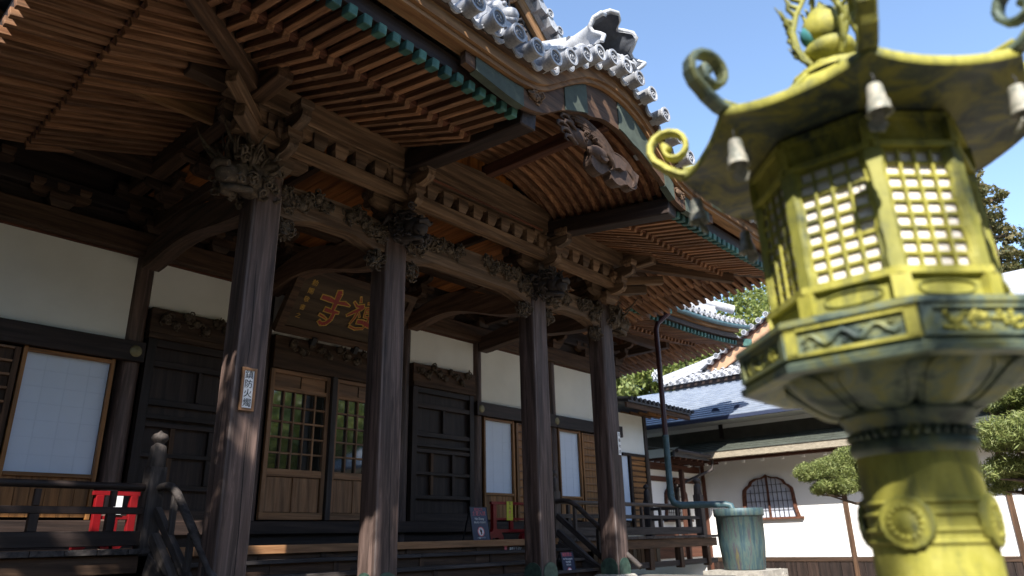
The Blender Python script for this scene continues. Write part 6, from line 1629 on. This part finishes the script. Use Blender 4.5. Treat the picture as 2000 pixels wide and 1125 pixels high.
niwaki(9.6, .35, 2.7, 'pruned pine with layered pads at the right edge of the photo', 802, [(0, .75, 2.42, .50), (.3, .3, 2.52, .6), (-.2, .1, 2.15, .55), (.1, .85, 2.10, .30), (.2, .2, 2.95, .55), (.2, .85, 2.83, .30), (0, -.4, 2.6, .6), (.5, .9, 1.98, .3)], 80000)
# trees on the courtyard side behind the viewpoint (mirrored in the door glass)
tree(16.5, -10, 0, 10.5, 4.6, 'leafy courtyard tree behind the viewpoint, mirrored in the left door glass', M['leafy'], 901, 'round', 12000, .15)
tree(22.5, -12, 0, 11.5, 5.2, 'broad green courtyard tree opposite the hall, mirrored in the right door glass', M['leafy'], 902, 'round', 12000, .15)
rw_ = random.Random(77); bl = []
for k in range(110):
    f = k / 109
    if f < .45: x, y = -15 + rw_.uniform(-3, 3), 26 - 46 * f / .45
    else: x, y = -15 + 50 * (f - .45) / .55, -20 + rw_.uniform(-3, 3)
    h = rw_.uniform(8.5, 11.0)
    if f < .45 and k % 2: x += 4.5; h *= .95
    for q in range(4): bl.append(((x + rw_.uniform(-1.5, 1.5), y + rw_.uniform(-1.5, 1.5), h * (.15 + .28 * q)), (2.4, 2.4, h * .2)))  # unseen tree belt added to hold back skylight and ground bounce
o = leafobj('light_blocking_trees', blob_leaves(78, bl, 60000, .42), M['leafp'], None); tag(o, 'unseen belt of mixed trees added behind the viewpoint to cut skylight', 'trees', None, 'stuff')
# pine boughs over the viewpoint that dapple the lantern and the first pillar
def shade_pine(x, y, h, label, seed, boughs, nb=10, dens=1400, ls=.11):
    rnd = random.Random(seed); t = thing('shade_tree', (x, y, 0), label, 'tree'); b = MB()
    b.tube([(x, y, -.1), (x + .1, y, h * .5), (x, y + .1, h)], [.28, .2, .06], 10); b.build('trunk', M['bark'], t)
    lb = MB(); blobs = []
    for (ex, ey, ez, r) in boughs:
        s = Vector((x, y, ez - 1.2)); e = Vector((ex, ey, ez)); m = s.lerp(e, .5) + Vector((0, 0, .25)); lb.tube([s, m, e], [.07, .05, .02], 6)
        for q in range(nb):
            f = rnd.uniform(.45, 1.0); p = s.lerp(m, f * 2) if f < .5 else m.lerp(e, f * 2 - 1)
            g = p + Vector((rnd.uniform(-1, 1) * r, rnd.uniform(-1, 1) * r, rnd.uniform(-.2, .3))); lb.tube([p, g], [.02, .006], 5); blobs.append((g, (r * .30, r * .33, .10)))
    lb.build('limbs', M['bark'], t); leafobj('crown', blob_leaves(seed, blobs, dens * len(boughs), ls, .2), M['leafp'], t)
def at(px, py, pz, k): return (px + SUN.x * k, py + SUN.y * k, pz + SUN.z * k)
bs = []
for (tx, ty, tz, k, r) in ((2.3, .25, 2.38, 9, .30), (2.15, .25, 1.38, 9, .35), (2.3, .9, 2.8, 10, .4)):
    a = at(tx, ty, tz, k); bs.append((a[0], a[1], a[2], r))
shade_pine(-7.5, -4.2, 10.2, 'tall pine standing behind the viewpoint whose boughs dapple the lantern', 951, bs, 5, 1300, .05)
bs = []
for (tx, ty, tz, k, r) in ((3.65, 7.3, 3.6, 9, .8), (3.65, 7.3, 2.4, 8.5, .55), (3.65, 7.3, 1.2, 8, .7), (4.6, 7.3, 1.6, 8, .8), (5.8, 7.2, 1.0, 10, .55)):
    a = at(tx, ty, tz, k); bs.append((a[0], a[1], a[2], r))
shade_pine(-5.5, 3.0, 9.4, 'pine left of the viewpoint whose boughs dapple the first pillar', 952, bs)

bs = []
for (tx, ty, tz, k, r) in ((8.96, 7.3, 2.6, 12, .8), (8.96, 7.3, 1.5, 12, .8), (11.0, 7.3, 2.9, 12, .8), (11.0, 7.3, 1.9, 12, .8), (11, 7.2, 1.0, 12.5, .7), (9.8, 7.8, 1.3, 12, .9), (2.4, 8.7, 1.7, 9, .9), (.8, 8.7, 1.8, 9, .9), (3.6, 8.6, 2.2, 9, .9), (3.5, 9.6, 1.9, 10, .8), (2.6, 9.2, 1.7, 10, .8), (3.6, 8.9, 2.7, 10, .7)):
    a = at(tx, ty, tz, k); bs.append((a[0], a[1], a[2], r))
shade_pine(-3.6, 0.9, 13.2, 'unseen taller pine added over the viewpoint, boughs set to shade the stairs and right pillars', 953, bs, 12)  # added out of view; boughs sit on sun lines to block chosen spots
